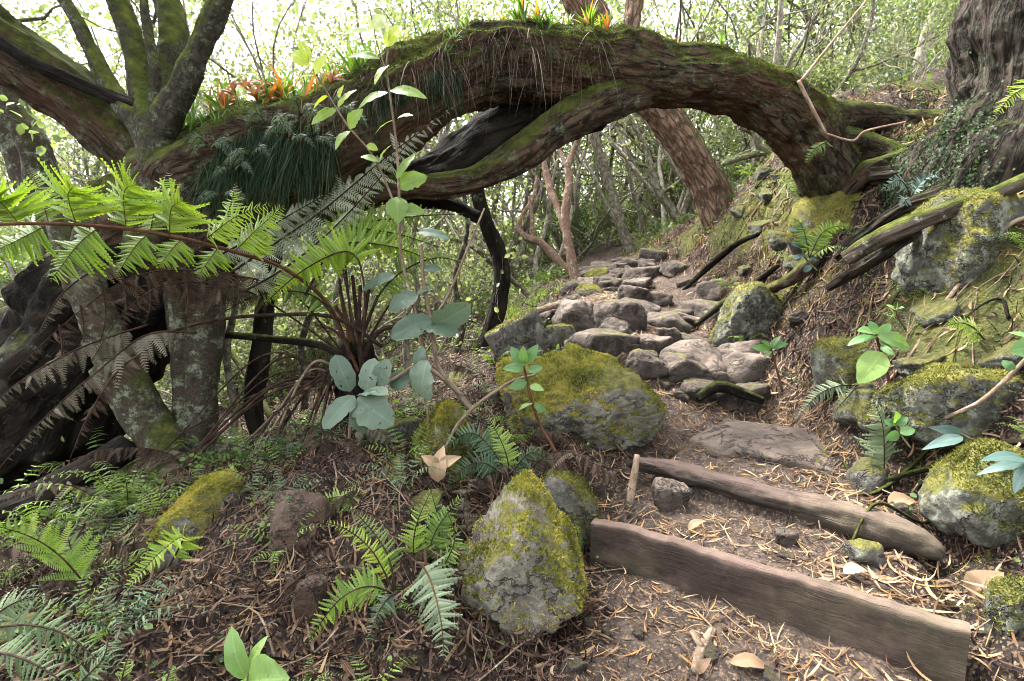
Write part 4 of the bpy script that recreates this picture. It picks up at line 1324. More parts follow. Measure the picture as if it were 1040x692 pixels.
def leaf(mb, base, tip, w, hint=None, shape='oval', fold=0.12, bend=0.12, rnd=0.5, nt=13, ns=6, seed=0, bite=0.0):
    base, tip = np.asarray(base, float), np.asarray(tip, float)
    ax = tip - base
    L = np.linalg.norm(ax)
    ax = ax / L
    h = CAMHINT if hint is None else np.asarray(hint, float)
    n = unit(h - np.dot(h, ax) * ax)
    s = np.cross(ax, n)
    t = np.linspace(0, 1, nt)
    if shape == 'oval':
        pr = np.sin(np.pi * t**0.85) ** 0.75
    elif shape == 'round':
        pr = np.sqrt(np.maximum(1 - (2 * t - 1) ** 2, 0)) * (1.05 - 0.2 * t)
    elif shape == 'lance':
        pr = np.sin(np.pi * t**0.7) ** 0.9
    else:
        pr = np.minimum(1, t * 6 + 0.4) * np.maximum(1 - t**4, 0.02)
    q = np.linspace(-1, 1, 2 * (ns // 2) + 1)
    r = np.random.default_rng(seed)
    edge = 1 + (0.025 + 0.2 * bite) * r.normal(size=(nt, 2)) - bite * (r.random((nt, 2)) < 0.05)
    edge = np.where(np.arange(nt)[:, None] % (nt - 1) == 0, 1, edge)
    qq = np.where(q[None, :] < 0, edge[:, :1], edge[:, 1:]) * q[None, :]
    wav = 0.05 * r.normal(size=(nt, len(q)))
    wav[:, len(q) // 2] *= 0.3
    C = base + ax * (L * t)[:, None] + n * (bend * L * (np.sin(np.pi * t) * 0.6 - t * t * 0.8))[:, None]
    V = C[:, None, :] + s * (w * pr[:, None] * qq)[..., None] + n * (w * (fold * np.abs(q)[None, :] + wav) * pr[:, None])[..., None]
    m = len(q)
    i, j = np.meshgrid(np.arange(nt - 1), np.arange(m - 1), indexing='ij')
    a = i * m + j
    mb.add(V.reshape(-1, 3), np.stack([a, a + 1, a + m + 1, a + m], -1).reshape(-1, 4), rnd=rnd, bk=np.stack(np.broadcast_arrays(q[None, :], t[:, None], 0.0), -1).reshape(-1, 3))


def leafy_plant(name, label, cat, stems, leaves, lmat, smat, group=None, ratio=0.3, shape='oval', seed=0, bend=0.12, fold=0.12):
    """stems: lists of (u,v,d,rpx); leaves: (u0,v0,u1,v1,d,[ratio],[rnd],[tip depth shift])."""
    root = empty(name, P(*stems[0][0][:3]), label, cat, group)
    for rows in stems:
        mb = MB()
        if name == 'climbing_shrub':
            rows = [(u + 2.5 * math.sin(q * 2.3 + u), v, d, rp * 0.62) for q, (u, v, d, rp) in enumerate(rows)]
        tube(mb, ppts(rows), seg=10, amp=0, seed=seed, step=0.01)
        mb.build('stem', smat, root)
    r = np.random.default_rng(seed + 5)
    for k, lf in enumerate(leaves):
        u0, v0, u1, v1, d = lf[:5]
        ra = lf[5] if len(lf) > 5 and lf[5] else ratio
        rn = lf[6] if len(lf) > 6 else float(np.clip(0.45 + 0.18 * r.normal(), 0, 1))
        dd = lf[7] if len(lf) > 7 else float(r.uniform(-0.05, 0.03))
        a, b = P(u0, v0, d), P(u1, v1, d + dd)
        mb = MB()
        hint = unit(CAMHINT + 0.35 * r.normal(size=3))
        leaf(mb, a, b, np.linalg.norm(b - a) * ra, hint, shape, fold, bend, rn, seed=seed * 31 + k, bite=0.2 if lmat in (L_SILV, L_OVAL) else 0.0)
        mb.build('leaf', lmat, root)
    return root


# ------------------------------------------------------------------ the tree fern
def tree_fern():
    root = empty('tree_fern', P(362, 452, 2.72), 'big tree fern with bright arching fronds and drooping dead brown ones', 'tree fern')
    mb = MB()
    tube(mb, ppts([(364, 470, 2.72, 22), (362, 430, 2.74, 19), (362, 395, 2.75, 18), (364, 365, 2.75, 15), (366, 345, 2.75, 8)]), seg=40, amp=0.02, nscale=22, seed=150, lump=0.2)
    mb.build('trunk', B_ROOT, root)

    def fr(rows, Wpx, mat, sm, stalk_r=2.0, flat=None, **k):
        if flat:
            dm = rows[-1][2] * 0.5 + rows[len(rows) // 2][2] * 0.5
            rows = [(u, v, dm + (d - dm) * flat) for u, v, d in rows]
            k.setdefault('hint', unit(np.array([0.05, -0.92, 0.4])))
        d = rows[len(rows) // 2][2]
        a, b = MB(), MB()
        frond(a, b, pp(*rows), Wpx * d / FPX, r0=stalk_r * d / FPX, **k)
        o = a.build('frond', mat, root)
        b.build('stalk', sm, o)

    # the great left frond: one rachis, each pinna a frond of its own
    RA = [(360, 372, 2.70), (335, 312, 2.45), (292, 275, 2.2), (245, 258, 2.0), (170, 239, 1.85), (90, 229, 1.75), (0, 228, 1.65), (-70, 236, 1.6)]
    mb, ms = MB(), MB()
    tube(ms, np.column_stack([pp(*RA), np.array([2.6, 2.6, 2.4, 2.2, 2.0, 1.8, 1.5, 1.0]) * 1.8 / FPX]), seg=8, rings=90)
    PIN = [  # base, mid, tip, depth change, half width px
        ((238, 256, 1.98), (262, 232, 1.93), (290, 208, 1.86), 21), ((215, 247, 1.92), (232, 214, 2.02), (240, 184, 2.1), 19),
        ((205, 246, 1.90), (240, 220, 1.80), (278, 206, 1.72), 17),
        ((172, 240, 1.85), (174, 212, 1.72), (186, 204, 1.55), 34), ((128, 234, 1.80), (126, 196, 1.68), (138, 187, 1.5), 36),
        ((152, 238, 1.86), (160, 200, 2.0), (172, 172, 2.1), 24), ((78, 229, 1.74), (69, 200, 1.62), (76, 188, 1.46), 36),
        ((19, 227, 1.67), (2, 207, 1.58), (-14, 196, 1.45), 34), ((50, 229, 1.72), (40, 195, 1.84), (30, 172, 1.95), 24),
        ((100, 231, 1.77), (78, 250, 1.72), (50, 287, 1.66), 30), ((45, 230, 1.70), (20, 243, 1.66), (-10, 258, 1.6), 26), ((150, 238, 1.83), (138, 250, 1.78), (118, 280, 1.72), 22),
        ((185, 243, 1.87), (176, 252, 1.82), (160, 272, 1.75), 20), ((222, 251, 1.94), (214, 262, 1.88), (200, 282, 1.8), 18), ((258, 262, 2.03), (262, 250, 1.98), (275, 238, 1.92), 15),
        ((-30, 231, 1.62), (-50, 215, 1.56), (-66, 205, 1.48), 30), ((-20, 231, 1.63), (-40, 250, 1.6), (-60, 270, 1.55), 24)]
    for k, (a, b, c, w) in enumerate(PIN):
        b, c = (b[0], b[1], a[2] + (b[2] - a[2]) * 0.4), (c[0], c[1], a[2] + (c[2] - a[2]) * 0.45)
        frond(mb, ms, pp(a, b, c), w * 1.2 * 1.75 / FPX, npin=25, style='thin', r0=0.0018, t0=0.06, droop=0.3, seed=200 + k, rnd=0.62 if b[1] < a[1] else 0.35, taper=2.0, fwd=0.22, jit=0.13, grow=0.12,
              hint=unit(np.array([0.05, -0.9, 0.25])))
    o = mb.build('frond', L_FERNB, root)
    ms.build('stalk', M_STIPER, o)

    fr([(368, 352, 2.72), (370, 292, 2.55), (356, 256, 2.4), (312, 272, 2.25), (264, 312, 2.1)], 27, L_FERNB, M_STIPE, npin=44, style='simple', t0=0.42, seed=221, flat=0.25, stalk_r=1.4, rnd=0.55)
    fr([(364, 352, 2.72), (352, 292, 2.6), (348, 250, 2.5), (395, 250, 2.38), (444, 266, 2.3)], 25, L_FERNB, M_STIPE, npin=44, style='simple', t0=0.45, seed=222, flat=0.25, stalk_r=1.4, rnd=0.5)
    fr([(360, 352, 2.75), (346, 292, 2.65), (343, 237, 2.55), (395, 236, 2.45), (448, 252, 2.4)], 23, L_FERNB, M_STIPE, npin=42, style='simple', t0=0.45, seed=223, flat=0.25, stalk_r=1.4, rnd=0.4)
    fr([(360, 352, 2.78), (352, 282, 2.7), (352, 234, 2.65), (410, 221, 2.6), (475, 217, 2.6)], 22, L_FERN, M_STIPE, npin=30, style='simple', t0=0.45, seed=224, flat=0.25, stalk_r=1.4, rnd=0.6)
    fr([(356, 360, 2.7), (330, 310, 2.55), (300, 296, 2.45), (262, 300, 2.4), (225, 318, 2.35)], 22, L_FERN, M_STIPE, npin=28, style='simple', t0=0.3, seed=225, flat=0.25, stalk_r=1.4, rnd=0.5)
    fr([(362, 358, 2.8), (385, 300, 2.75), (415, 272, 2.7), (450, 262, 2.7), (485, 275, 2.7)], 20, L_FERN, M_STIPE, npin=28, style='simple', t0=0.35, seed=226, flat=0.25, stalk_r=1.4, rnd=0.5)
    # silvery undersides
    fr([(222, 285, 2.25), (275, 250, 2.32), (330, 212, 2.4), (392, 160, 2.5), (470, 102, 2.62)], 34, L_SILVF, M_STIPE, stalk_r=1.2, npin=44, style='fine', t0=0.05, seed=231, flat=0.4, rnd=0.6, taper=1.8, droop=0.5, jit=0.18)
    fr([(240, 300, 2.2), (285, 275, 2.25), (330, 240, 2.32), (378, 190, 2.42), (425, 132, 2.5)], 28, L_SILVF, M_STIPE, stalk_r=1.2, npin=40, style='fine', t0=0.05, seed=232, flat=0.4, rnd=0.5, taper=1.8, droop=0.7, jit=0.22)
    fr([(205, 268, 2.3), (250, 245, 2.35), (300, 215, 2.4), (345, 190, 2.5)], 26, L_SILVF, M_STIPE, stalk_r=1.2, npin=34, style='fine', t0=0.1, seed=233, flat=0.4, rnd=0.3, droop=0.3)
    fr([(310, 300, 2.3), (330, 262, 2.35), (352, 222, 2.42), (380, 185, 2.5)], 18, L_DEADG, M_STIPE, stalk_r=1.2, npin=26, style='fine', t0=0.05, seed=234, flat=0.4, rnd=0.6, droop=0.8)

    # dead fronds hanging from their stalks
    down = np.array([0, -0.2, -1.0])
    for k, (rows, w, mt, dr) in enumerate([
            ([(358, 372, 2.7), (300, 300, 2.45), (240, 280, 2.35), (185, 274, 2.3), (128, 284, 2.25), (62, 332, 2.2), (0, 392, 2.1)], 30, L_DEAD, 1.15),
            ([(350, 360, 2.6), (260, 300, 2.4), (205, 287, 2.32), (160, 292, 2.25), (122, 322, 2.18), (90, 372, 2.1)], 26, L_DEAD, 1.25),
            ([(200, 338, 2.35), (150, 340, 2.25), (98, 378, 2.1), (45, 425, 1.95), (-10, 486, 1.85)], 27, L_DEADG, 0.8),
            ([(150, 330, 2.3), (85, 352, 2.15), (20, 388, 2.0), (-40, 440, 1.9)], 24, L_DEADG, 0.7),
            ([(170, 345, 2.3), (125, 372, 2.15), (92, 418, 2.0), (70, 468, 1.9)], 20, L_DEAD, 0.7),
            ([(135, 262, 2.2), (100, 272, 2.15), (62, 300, 2.1), (36, 345, 2.05)], 16, L_DEADG, 1.0),
            ([(362, 362, 2.68), (330, 378, 2.5), (280, 420, 2.3), (240, 480, 2.1)], 14, L_DEAD, 1.2)]):
        fr(rows, w, mt, M_STIPE, npin=42, style='fine', stalk_r=1.3, t0=0.32 if k < 2 else 0.1, droop=dr, seed=240 + k, jit=0.32, rnd=0.5, hint=np.array([0.2, -0.3, 1.0]))
    # hanging tatters on the dead stalk
    for k, (u, v, L) in enumerate([(125, 282, 62), (150, 281, 50), (188, 276, 70), (222, 280, 64), (104, 292, 60), (60, 330, 55), (240, 284, 40), (82, 310, 70)]):
        dd = np.interp(u, [60, 240], [2.18, 2.33])
        fr([(u, v, dd), (u + 3, v + L * 0.5, dd - 0.02), (u - 3, v + L, dd - 0.03)], 15, L_DEAD, M_STIPE, stalk_r=1.2, npin=16, style='fine', t0=0.05, droop=0.8, jit=0.5, seed=260 + k, rnd=0.35)

    def stalk(rows, rp, mat=M_STIPE):
        mb = MB()
        d = rows[len(rows) // 2][2]
        S = pp(*rows)
        tube(mb, np.column_stack([S, np.linspace(rp, rp * 0.6, len(S)) * d / FPX]), seg=8, rings=40)
        mb.build('bare_stalk', mat, root)

    stalk([(388, 352, 2.65), (340, 323, 2.5), (280, 320, 2.45), (220, 325, 2.4), (170, 338, 2.35), (120, 354, 2.3)], 2.3)
    stalk([(360, 372, 2.9), (330, 352, 2.95), (282, 345, 3.0), (215, 340, 3.05), (150, 344, 3.1)], 5, B_ROOT)
    for u, v, dd in [(345, 292, 0), (330, 305, .05), (376, 285, .1), (358, 280, .12), (384, 300, .0), (395, 310, .05), (320, 330, -.1), (405, 330, -.05), (366, 290, -.1), (340, 310, .15)]:
        stalk([(362 + RNG.normal() * 7, 382, 2.72 + dd * 0.5), (0.4 * u + 0.6 * 362 + RNG.normal() * 3, 340, 2.7 + dd), (u, v, 2.65 + dd)], RNG.uniform(1.6, 3.2), M_STIPER if RNG.random() < 0.45 else M_STIPE)
    for k in range(20):
        u1 = RNG.uniform(150, 345)
        v1 = RNG.uniform(430, 500) + (345 - u1) * 0.06
        d1 = np.interp(v1, [430, 510], [2.75, 2.15]) + RNG.uniform(-0.05, 0.1)
        um = 0.55 * 355 + 0.45 * u1
        vm = 372 + RNG.uniform(-18, 30)
        stalk([(352 + RNG.normal() * 10, 384 + RNG.normal() * 8, 2.7), (um, vm, 2.6), (u1, v1, d1)], RNG.uniform(1.0, 2.3), M_STIPE if k % 4 else TWIG)


tree_fern()

# ------------------------------------------------------------------ ground ferns
fern('bright green fern with two long upright fronds beneath the pale dry leaf', [
    dict(pts=[(432, 586, 1.68), (441, 538, 1.68), (436, 505, 1.66), (418, 574, 1.52)][0:1] + [(446, 540, 1.70), (436, 492, 1.66)], W=24, style='simple', npin=20, rnd=0.6, t0=0.1),
    dict(pts=[(432, 588, 1.68), (440, 545, 1.66), (462, 512, 1.66), (476, 498, 1.66)], W=22, style='simple', npin=20, rnd=0.35),
    dict(pts=[(428, 588, 1.66), (420, 560, 1.60), (424, 530, 1.58), (440, 494, 1.6)], W=22, style='simple', npin=20, rnd=0.7),
    dict(pts=[(430, 590, 1.66), (450, 575, 1.58), (462, 545, 1.55), (452, 515, 1.55)], W=20, style='simple', npin=18, rnd=0.3)], L_FERN, seed=300)
fern('single grey-green fern frond hanging down beside the upright boulder', [
    dict(pts=[(428, 572, 1.55), (438, 592, 1.48), (448, 632, 1.40), (452, 684, 1.34)], W=33, style='simple', npin=22, rnd=0.25, t0=0.05, droop=0.1)], L_FERNG, M_STIPER, seed=310)
fern('fern with fronds fanning out left of the grey hanging frond', [
    dict(pts=[(400, 600, 1.5), (378, 560, 1.5), (352, 538, 1.5), (322, 528, 1.5)], W=17, style='simple', npin=20, rnd=0.8, mat=L_FERNB),
    dict(pts=[(400, 602, 1.48), (372, 596, 1.42), (342, 612, 1.36), (306, 662, 1.3)], W=26, style='simple', npin=22, rnd=0.55),
    dict(pts=[(402, 598, 1.5), (392, 560, 1.52), (368, 528, 1.56), (345, 510, 1.6)], W=17, style='simple', npin=18, rnd=0.3),
    dict(pts=[(405, 600, 1.48), (392, 610, 1.4), (380, 632, 1.35), (372, 665, 1.3)], W=16, style='simple', npin=16, rnd=0.2, mat=L_FERND)], L_FERN, seed=320)
fern('small pale fern frond by the brown angular stone', [
    dict(pts=[(372, 520, 1.85), (356, 506, 1.85), (336, 506, 1.85), (312, 518, 1.82)], W=16, style='simple', npin=18, rnd=0.6),
    dict(pts=[(374, 522, 1.85), (372, 506, 1.9), (360, 492, 1.95), (344, 488, 1.98)], W=13, style='simple', npin=15, rnd=0.4)], L_FERN, seed=330)
fern('pale green fern arching in front of the yellow moss rock', [
    dict(pts=[(170, 608, 1.55), (172, 575, 1.52), (186, 546, 1.52), (162, 562, 1.46), (122, 606, 1.4)][1:], W=22, style='simple', npin=24, rnd=0.7, t0=0.1)], L_FERNB, M_STIPE, seed=340, root_at=(172, 612, 1.52))
fern('sparse feathery fern at the edge of the dark hollow', [
    dict(pts=[(92, 600, 1.6), (62, 566, 1.55), (30, 545, 1.5), (-20, 530, 1.45)], W=40, style='tree', npin=14, rnd=0.6, fwd=0.5),
    dict(pts=[(95, 602, 1.6), (80, 580, 1.6), (70, 550, 1.62), (66, 520, 1.66)], W=24, style='tree', npin=12, rnd=0.4, fwd=0.5)], L_FERN, seed=350)
fern('grey-green fern spreading low in the nearest corner', [
    dict(pts=[(-20, 640, 1.2), (30, 635, 1.18), (75, 650, 1.15), (125, 700, 1.1)], W=26, style='simple', npin=18, rnd=0.35),
    dict(pts=[(-20, 660, 1.15), (20, 668, 1.1), (60, 690, 1.06), (90, 720, 1.03)], W=26, style='simple', npin=16, rnd=0.5),
    dict(pts=[(-30, 650, 1.2), (-5, 625, 1.2), (20, 610, 1.2), (48, 604, 1.2)], W=24, style='simple', npin=16, rnd=0.6),
    dict(pts=[(60, 720, 1.06), (85, 690, 1.08), (105, 668, 1.1), (112, 640, 1.12)], W=18, style='simple', npin=14, rnd=0.25)], L_FERNM, seed=360)
fern('small green fern at the bottom edge beside the grey-green corner fern', [
    dict(pts=[(122, 720, 1.1), (124, 690, 1.1), (130, 668, 1.12), (138, 655, 1.14)], W=14, style='simple', npin=14, rnd=0.5),
    dict(pts=[(162, 720, 1.1), (168, 695, 1.1), (176, 672, 1.12)], W=16, style='simple', npin=14, rnd=0.4)], L_FERN, seed=370)
fern('dark fern with low arching fronds under the big mossy boulder', [
    dict(pts=[(515, 482, 2.12), (496, 452, 2.1), (475, 440, 2.08), (442, 462, 2.0)], W=20, style='simple', npin=22, rnd=0.5),
    dict(pts=[(515, 484, 2.12), (490, 470, 2.05), (468, 478, 1.98), (450, 505, 1.92)], W=18, style='simple', npin=20, rnd=0.3),
    dict(pts=[(517, 484, 2.12), (535, 462, 2.08), (548, 462, 2.03), (562, 478, 1.98)], W=14, style='simple', npin=16, rnd=0.3),
    dict(pts=[(517, 484, 2.12), (515, 465, 2.1), (505, 440, 2.1), (490, 418, 2.1)], W=17, style='simple', npin=20, rnd=0.75, mat=L_FERN),
    dict(pts=[(512, 486, 2.1), (480, 486, 1.95), (500, 500, 1.88), (548, 482, 1.86)][0:1] + [(530, 492, 1.98), (550, 478, 1.96)], W=14, style='simple', npin=14, rnd=0.4)], L_FERND, seed=380)
fern('tiny fern hanging on the dark mossy block by the lowest step', [
    dict(pts=[(580, 528, 1.98), (586, 540, 1.96), (590, 566, 1.93)], W=7, style='simple', npin=14, rnd=0.5),
    dict(pts=[(578, 520, 1.98), (568, 528, 1.96), (563, 535, 1.95)], W=6, style='simple', npin=10, rnd=0.7)], L_FERN, seed=390)
# right bank
fern('upright grey-green fern frond standing beside the flat stone slab', [
    dict(pts=[(898, 478, 2.1), (898, 455, 2.08), (896, 430, 2.06), (886, 404, 2.06)], W=25, style='simple', npin=22, rnd=0.3, t0=0.05)], L_FERNG, seed=400)
fern('pale fern with a toothed frond leaning over the flat stone slab', [
    dict(pts=[(872, 392, 2.35), (852, 392, 2.33), (830, 402, 2.3), (808, 428, 2.26)], W=14, style='simple', npin=20, rnd=0.4),
    dict(pts=[(870, 392, 2.36), (862, 402, 2.33), (846, 420, 2.3)], W=8, style='simple', npin=14, rnd=0.5)], L_FERNG, seed=410)
fern('bright single fern frond high on the bank above the long ledge rock', [
    dict(pts=[(1000, 345, 2.1), (990, 334, 2.1), (976, 328, 2.08), (958, 332, 2.05)][::1], W=15, style='simple', npin=20, rnd=0.8, t0=0.02),
    dict(pts=[(1000, 345, 2.1), (990, 338, 2.06), (982, 352, 2.03)], W=9, style='simple', npin=12, rnd=0.6)], L_FERN, seed=420)
fern('fern with spreading fronds below the broken end of the dead log', [
    dict(pts=[(822, 262, 2.85), (834, 238, 2.8), (850, 230, 2.75), (868, 232, 2.7)], W=14, style='simple', npin=20, rnd=0.6),
    dict(pts=[(822, 262, 2.85), (818, 240, 2.85), (812, 226, 2.85), (800, 220, 2.82)], W=12, style='simple', npin=18, rnd=0.5),
    dict(pts=[(822, 262, 2.85), (838, 252, 2.75), (854, 250, 2.7), (868, 258, 2.66)], W=10, style='simple', npin=16, rnd=0.4)], L_FERN, seed=430)
fern('bluish fern under the roots of the huge tree', [
    dict(pts=[(925, 200, 2.45), (936, 185, 2.4), (948, 178, 2.36), (956, 180, 2.34)], W=11, style='simple', npin=16, rnd=0.7),
    dict(pts=[(925, 200, 2.45), (918, 186, 2.42), (910, 184, 2.4), (892, 196, 2.36)], W=10, style='simple', npin=16, rnd=0.6),
    dict(pts=[(925, 200, 2.45), (918, 205, 2.4), (914, 212, 2.38)], W=9, style='simple', npin=12, rnd=0.8)], L_BLUE, seed=440)
fern('small fern drooping from the foot of the arch', [
    dict(pts=[(846, 142, 3.05), (834, 147, 3.02), (824, 156, 3.0), (818, 172, 2.98)], W=9, style='simple', npin=18, rnd=0.4)], L_FERN, seed=450)
fern('bright fern frond hanging in front of the huge trunk', [
    dict(pts=[(1060, 70, 2.2), (1042, 88, 2.15), (1025, 100, 2.12), (1003, 128, 2.1)], W=14, style='simple', npin=20, rnd=0.9)], L_FERNB, seed=455)
for k, (u, v, d) in enumerate([(305, 118, 2.42), (318, 140, 2.4), (292, 140, 2.42), (236, 172, 2.45), (252, 160, 2.45), (335, 112, 2.44), (225, 196, 2.45), (272, 128, 2.42), (212, 150, 2.5), (352, 120, 2.4)]):
    fr = []
    for q in range(4):
        a = RNG.uniform(-0.6, 3.7)
        l = RNG.uniform(20, 34)
        fr.append(dict(pts=[(u, v, d), (u + math.cos(a) * l * 0.5, v - math.sin(a) * l * 0.4 - 4, d - 0.08), (u + math.cos(a) * l, v - math.sin(a) * l * 0.3 + 12, d - 0.13)], W=8, style='fine', npin=16, rnd=RNG.uniform(0.3, 0.9)))
    fern('small dark green fern rooted on the shaded face of the arching trunk', fr, L_FERND, seed=460 + k * 7, group='ferns on the face of the arch', name='trunk_fern')
# generic small ferns scattered through the banks
_pf = []
for k in range(3):
    root = empty('small_fern', (0, 0, 0), 'small green fern growing from the forest floor', 'fern', 'small ferns of the forest floor')
    for q in range(6):
        a = q * 1.05 + RNG.uniform(-0.3, 0.3)
        l = RNG.uniform(0.22, 0.36)
        c, s = math.cos(a), math.sin(a)
        mb, ms = MB(), MB()
        frond(mb, ms, np.array([(0, 0, 0), (c * l * 0.4, s * l * 0.4, l * 0.45), (c * l * 0.8, s * l * 0.8, l * 0.5), (c * l * 1.1, s * l * 1.1, l * 0.32)]), 0.05, npin=16, style='simple', hint=np.array([0, 0, 1.0]), seed=500 + k * 9 + q, rnd=RNG.uniform(0.3, 0.8), r0=0.0016)
        o = mb.build('frond', (L_FERN, L_FERND, L_FERN)[k], root)
        ms.build('stalk', M_STIPE, o)
    _pf.append(root)
_first = [True] * 3
FERN_SPOTS = []
while len(FERN_SPOTS) < 74:
    y = RNG.uniform(2.2, 10)
    x = RNG.uniform(-0.9, 0.8) * y
    if trail(np.array([x]), np.array([y]))[0] > 0.02 or (-0.6 < x < 0.6 and y < 3.2):
        continue
    FERN_SPOTS.append((x, y))
for x, y in FERN_SPOTS:
    k = int(RNG.integers(3))
    loc = (x, y, ground(x, y) - 0.01)
    sc = RNG.uniform(0.6, 1.5)
    if _first[k]:
        _first[k] = False
        o = _pf[k]
        o.location = loc
        o.scale = (sc,) * 3
    else:
        copy_thing(_pf[k], loc, RNG.uniform(0, 6.28), sc)

# ------------------------------------------------------------------ broad leaved plants
leafy_plant('climbing_shrub', 'climbing shrub with yellow-green oval leaves in front of the arch', 'shrub', [
    [(440, 396, 2.35, 2.6), (425, 330, 2.3, 2.6), (406, 262, 2.25, 2.4), (404, 200, 2.2, 2.2), (402, 150, 2.18, 2), (397, 105, 2.15, 1.8), (394, 66, 2.12, 1.6), (394, 42, 2.1, 1.2)],
    [(412, 235, 2.25, 2), (385, 166, 2.18, 1.8), (358, 131, 2.14, 1.7), (342, 110, 2.12, 1.6), (325, 86, 2.1, 1.4), (316, 70, 2.08, 1.2)],
    [(394, 70, 2.12, 1.2), (385, 45, 2.1, 1.2), (374, 15, 2.08, 1.0), (364, -25, 2.05, 1)]],
    [(396, 92, 433, 97, 2.15, 0.17, 0.5), (394, 94, 362, 108, 2.15, 0.2, 0.5), (403, 121, 419, 116, 2.18, 0.26, 0.7), (401, 122, 380, 134, 2.18, 0.22, 0.5), (395, 66, 379, 84, 2.12, 0.25, 0.95), (386, 60, 352, 55, 2.12, 0.15, 0.3),
     (393, 48, 407, 24, 2.1, 0.33, 0.86), (394, 42, 390, 19, 2.1, 0.26, 0.98), (377, 32, 347, 33, 2.08, 0.13, 1.0), (377, 30, 390, 14, 2.08, 0.33, 1.0), (320, 76, 331, 55, 2.08, 0.33, 0.86), (314, 67, 295, 51, 2.08, 0.26, 0.8),
     (313, 64, 304, 39, 2.08, 0.3, 0.75), (319, 77, 299, 79, 2.08, 0.14, 0.6), (333, 98, 315, 113, 2.1, 0.2, 0.8), (343, 110, 361, 89, 2.12, 0.2, 0.65), (342, 111, 315, 125, 2.12, 0.2, 0.5), (354, 131, 367, 110, 2.14, 0.3, 0.5),
     (356, 133, 339, 151, 2.14, 0.35, 0.45), (345, 99, 348, 86, 2.12, 0.35, 0.8), (384, 164, 366, 158, 2.16, 0.3, 0.5), (385, 166, 396, 146, 2.16, 0.25, 0.6), (403, 182, 420, 156, 2.18, 0.2, 0.3), (372, 148, 384, 152, 2.15, 0.4, 0.6),
     (403, 190, 434, 178, 2.2, 0.3, 0.25), (403, 200, 404, 226, 2.2, 0.35, 0.2), (405, 215, 432, 214, 2.2, 0.3, 0.2)], L_OVAL, TWIG, seed=31)
leafy_plant('silver_shrub', 'scrambling shrub with large grey-green moth-eaten leaves beside the tree fern', 'shrub', [
    [(482, 420, 2.3, 3.2), (462, 395, 2.3, 3), (445, 372, 2.3, 2.6), (438, 330, 2.3, 2.4), (430, 285, 2.3, 2), (428, 250, 2.3, 1.6)],
    [(352, 500, 2.2, 1.8), (354, 455, 2.2, 1.6), (358, 402, 2.2, 1.6)],
    [(470, 402, 2.3, 2.4), (430, 372, 2.22, 2), (400, 385, 2.2, 1.8), (372, 400, 2.18, 1.5)],
    [(436, 450, 2.2, 1.2), (434, 420, 2.18, 1.1), (431, 402, 2.15, 1.0)],
    [(445, 470, 2.1, 1.5), (470, 425, 2.15, 1.8), (515, 390, 2.2, 1.6), (545, 380, 2.3, 1.0)],
    [(435, 330, 2.3, 1.6), (455, 300, 2.3, 1.4), (478, 245, 2.3, 1.2), (492, 212, 2.3, 0.8)]],
    [(356, 398, 340, 360, 2.18, 0.3, 0.35), (372, 398, 380, 364, 2.18, 0.3, 0.8), (384, 392, 394, 366, 2.18, 0.35, 0.6), (360, 402, 328, 434, 2.14, 0.24, 0.6, -0.12), (363, 404, 397, 430, 2.14, 0.34, 0.5, -0.12), (366, 401, 392, 398, 2.14, 0.35, 0.75, -0.08),
     (397, 394, 416, 378, 2.2, 0.45, 0.2), (431, 405, 431, 367, 2.12, 0.5, 0.75, -0.06), (426, 374, 428, 352, 2.16, 0.4, 0.4), (440, 330, 477, 312, 2.26, 0.3, 0.6, -0.1), (432, 332, 462, 338, 2.26, 0.36, 0.35, -0.1), (440, 325, 397, 341, 2.26, 0.3, 0.15, -0.1),
     (425, 300, 394, 314, 2.26, 0.34, 0.2), (402, 280, 367, 293, 2.3, 0.24, 0.15), (424, 236, 457, 241, 2.28, 0.2, 0.5), (430, 274, 448, 272, 2.28, 0.3, 0.05), (424, 300, 440, 290, 2.28, 0.3, 0.3), (356, 420, 372, 440, 2.1, 0.3, 0.4)], L_SILV, TWIG, seed=47, shape='round')
leafy_plant('seedling', 'young reddish-stemmed seedling with a green leaf whorl before the big mossy boulder', 'seedling', [
    [(580, 486, 2.2, 1.8), (562, 455, 2.22, 1.7), (548, 430, 2.22, 1.6), (538, 400, 2.2, 1.4), (532, 372, 2.2, 1.2)]],
    [(533, 372, 518, 352, 2.18), (534, 370, 546, 350, 2.18), (532, 374, 511, 374, 2.18), (536, 378, 552, 372, 2.18), (535, 388, 517, 394, 2.18), (538, 392, 552, 396, 2.18), (532, 370, 531, 352, 2.18), (542, 412, 556, 418, 2.18), (541, 410, 526, 416, 2.18)], L_SEED, M_STIPER, seed=53, ratio=0.24)
leafy_plant('seedling', 'broad-leaved seedling with one yellow-green hanging leaf on the mossy bank', 'seedling', [
    [(906, 405, 2.2, 1.8), (900, 375, 2.2, 1.6), (890, 342, 2.18, 1.3)]],
    [(890, 342, 861, 349, 2.15, 0.18), (891, 342, 928, 352, 2.15, 0.2), (889, 340, 884, 326, 2.16, 0.3), (891, 340, 906, 329, 2.16, 0.28), (893, 348, 912, 362, 2.14, 0.22), (896, 358, 873, 388, 2.14, 0.3, 0.95), (894, 352, 908, 360, 2.14, 0.25), (888, 338, 872, 335, 2.16, 0.25)], L_SEED, M_STIPER, seed=59)
leafy_plant('seedling', 'little seedling with four narrow leaves beside the round grey-green boulder', 'seedling', [
    [(795, 398, 2.85, 1.2), (788, 372, 2.85, 1.1), (783, 354, 2.83, 0.9)]],
    [(783, 354, 764, 353, 2.82), (783, 354, 801, 348, 2.82), (783, 354, 774, 346, 2.82), (783, 354, 792, 341, 2.82), (784, 357, 776, 362, 2.82)], L_SEED, M_STIPER, seed=61, ratio=0.22)
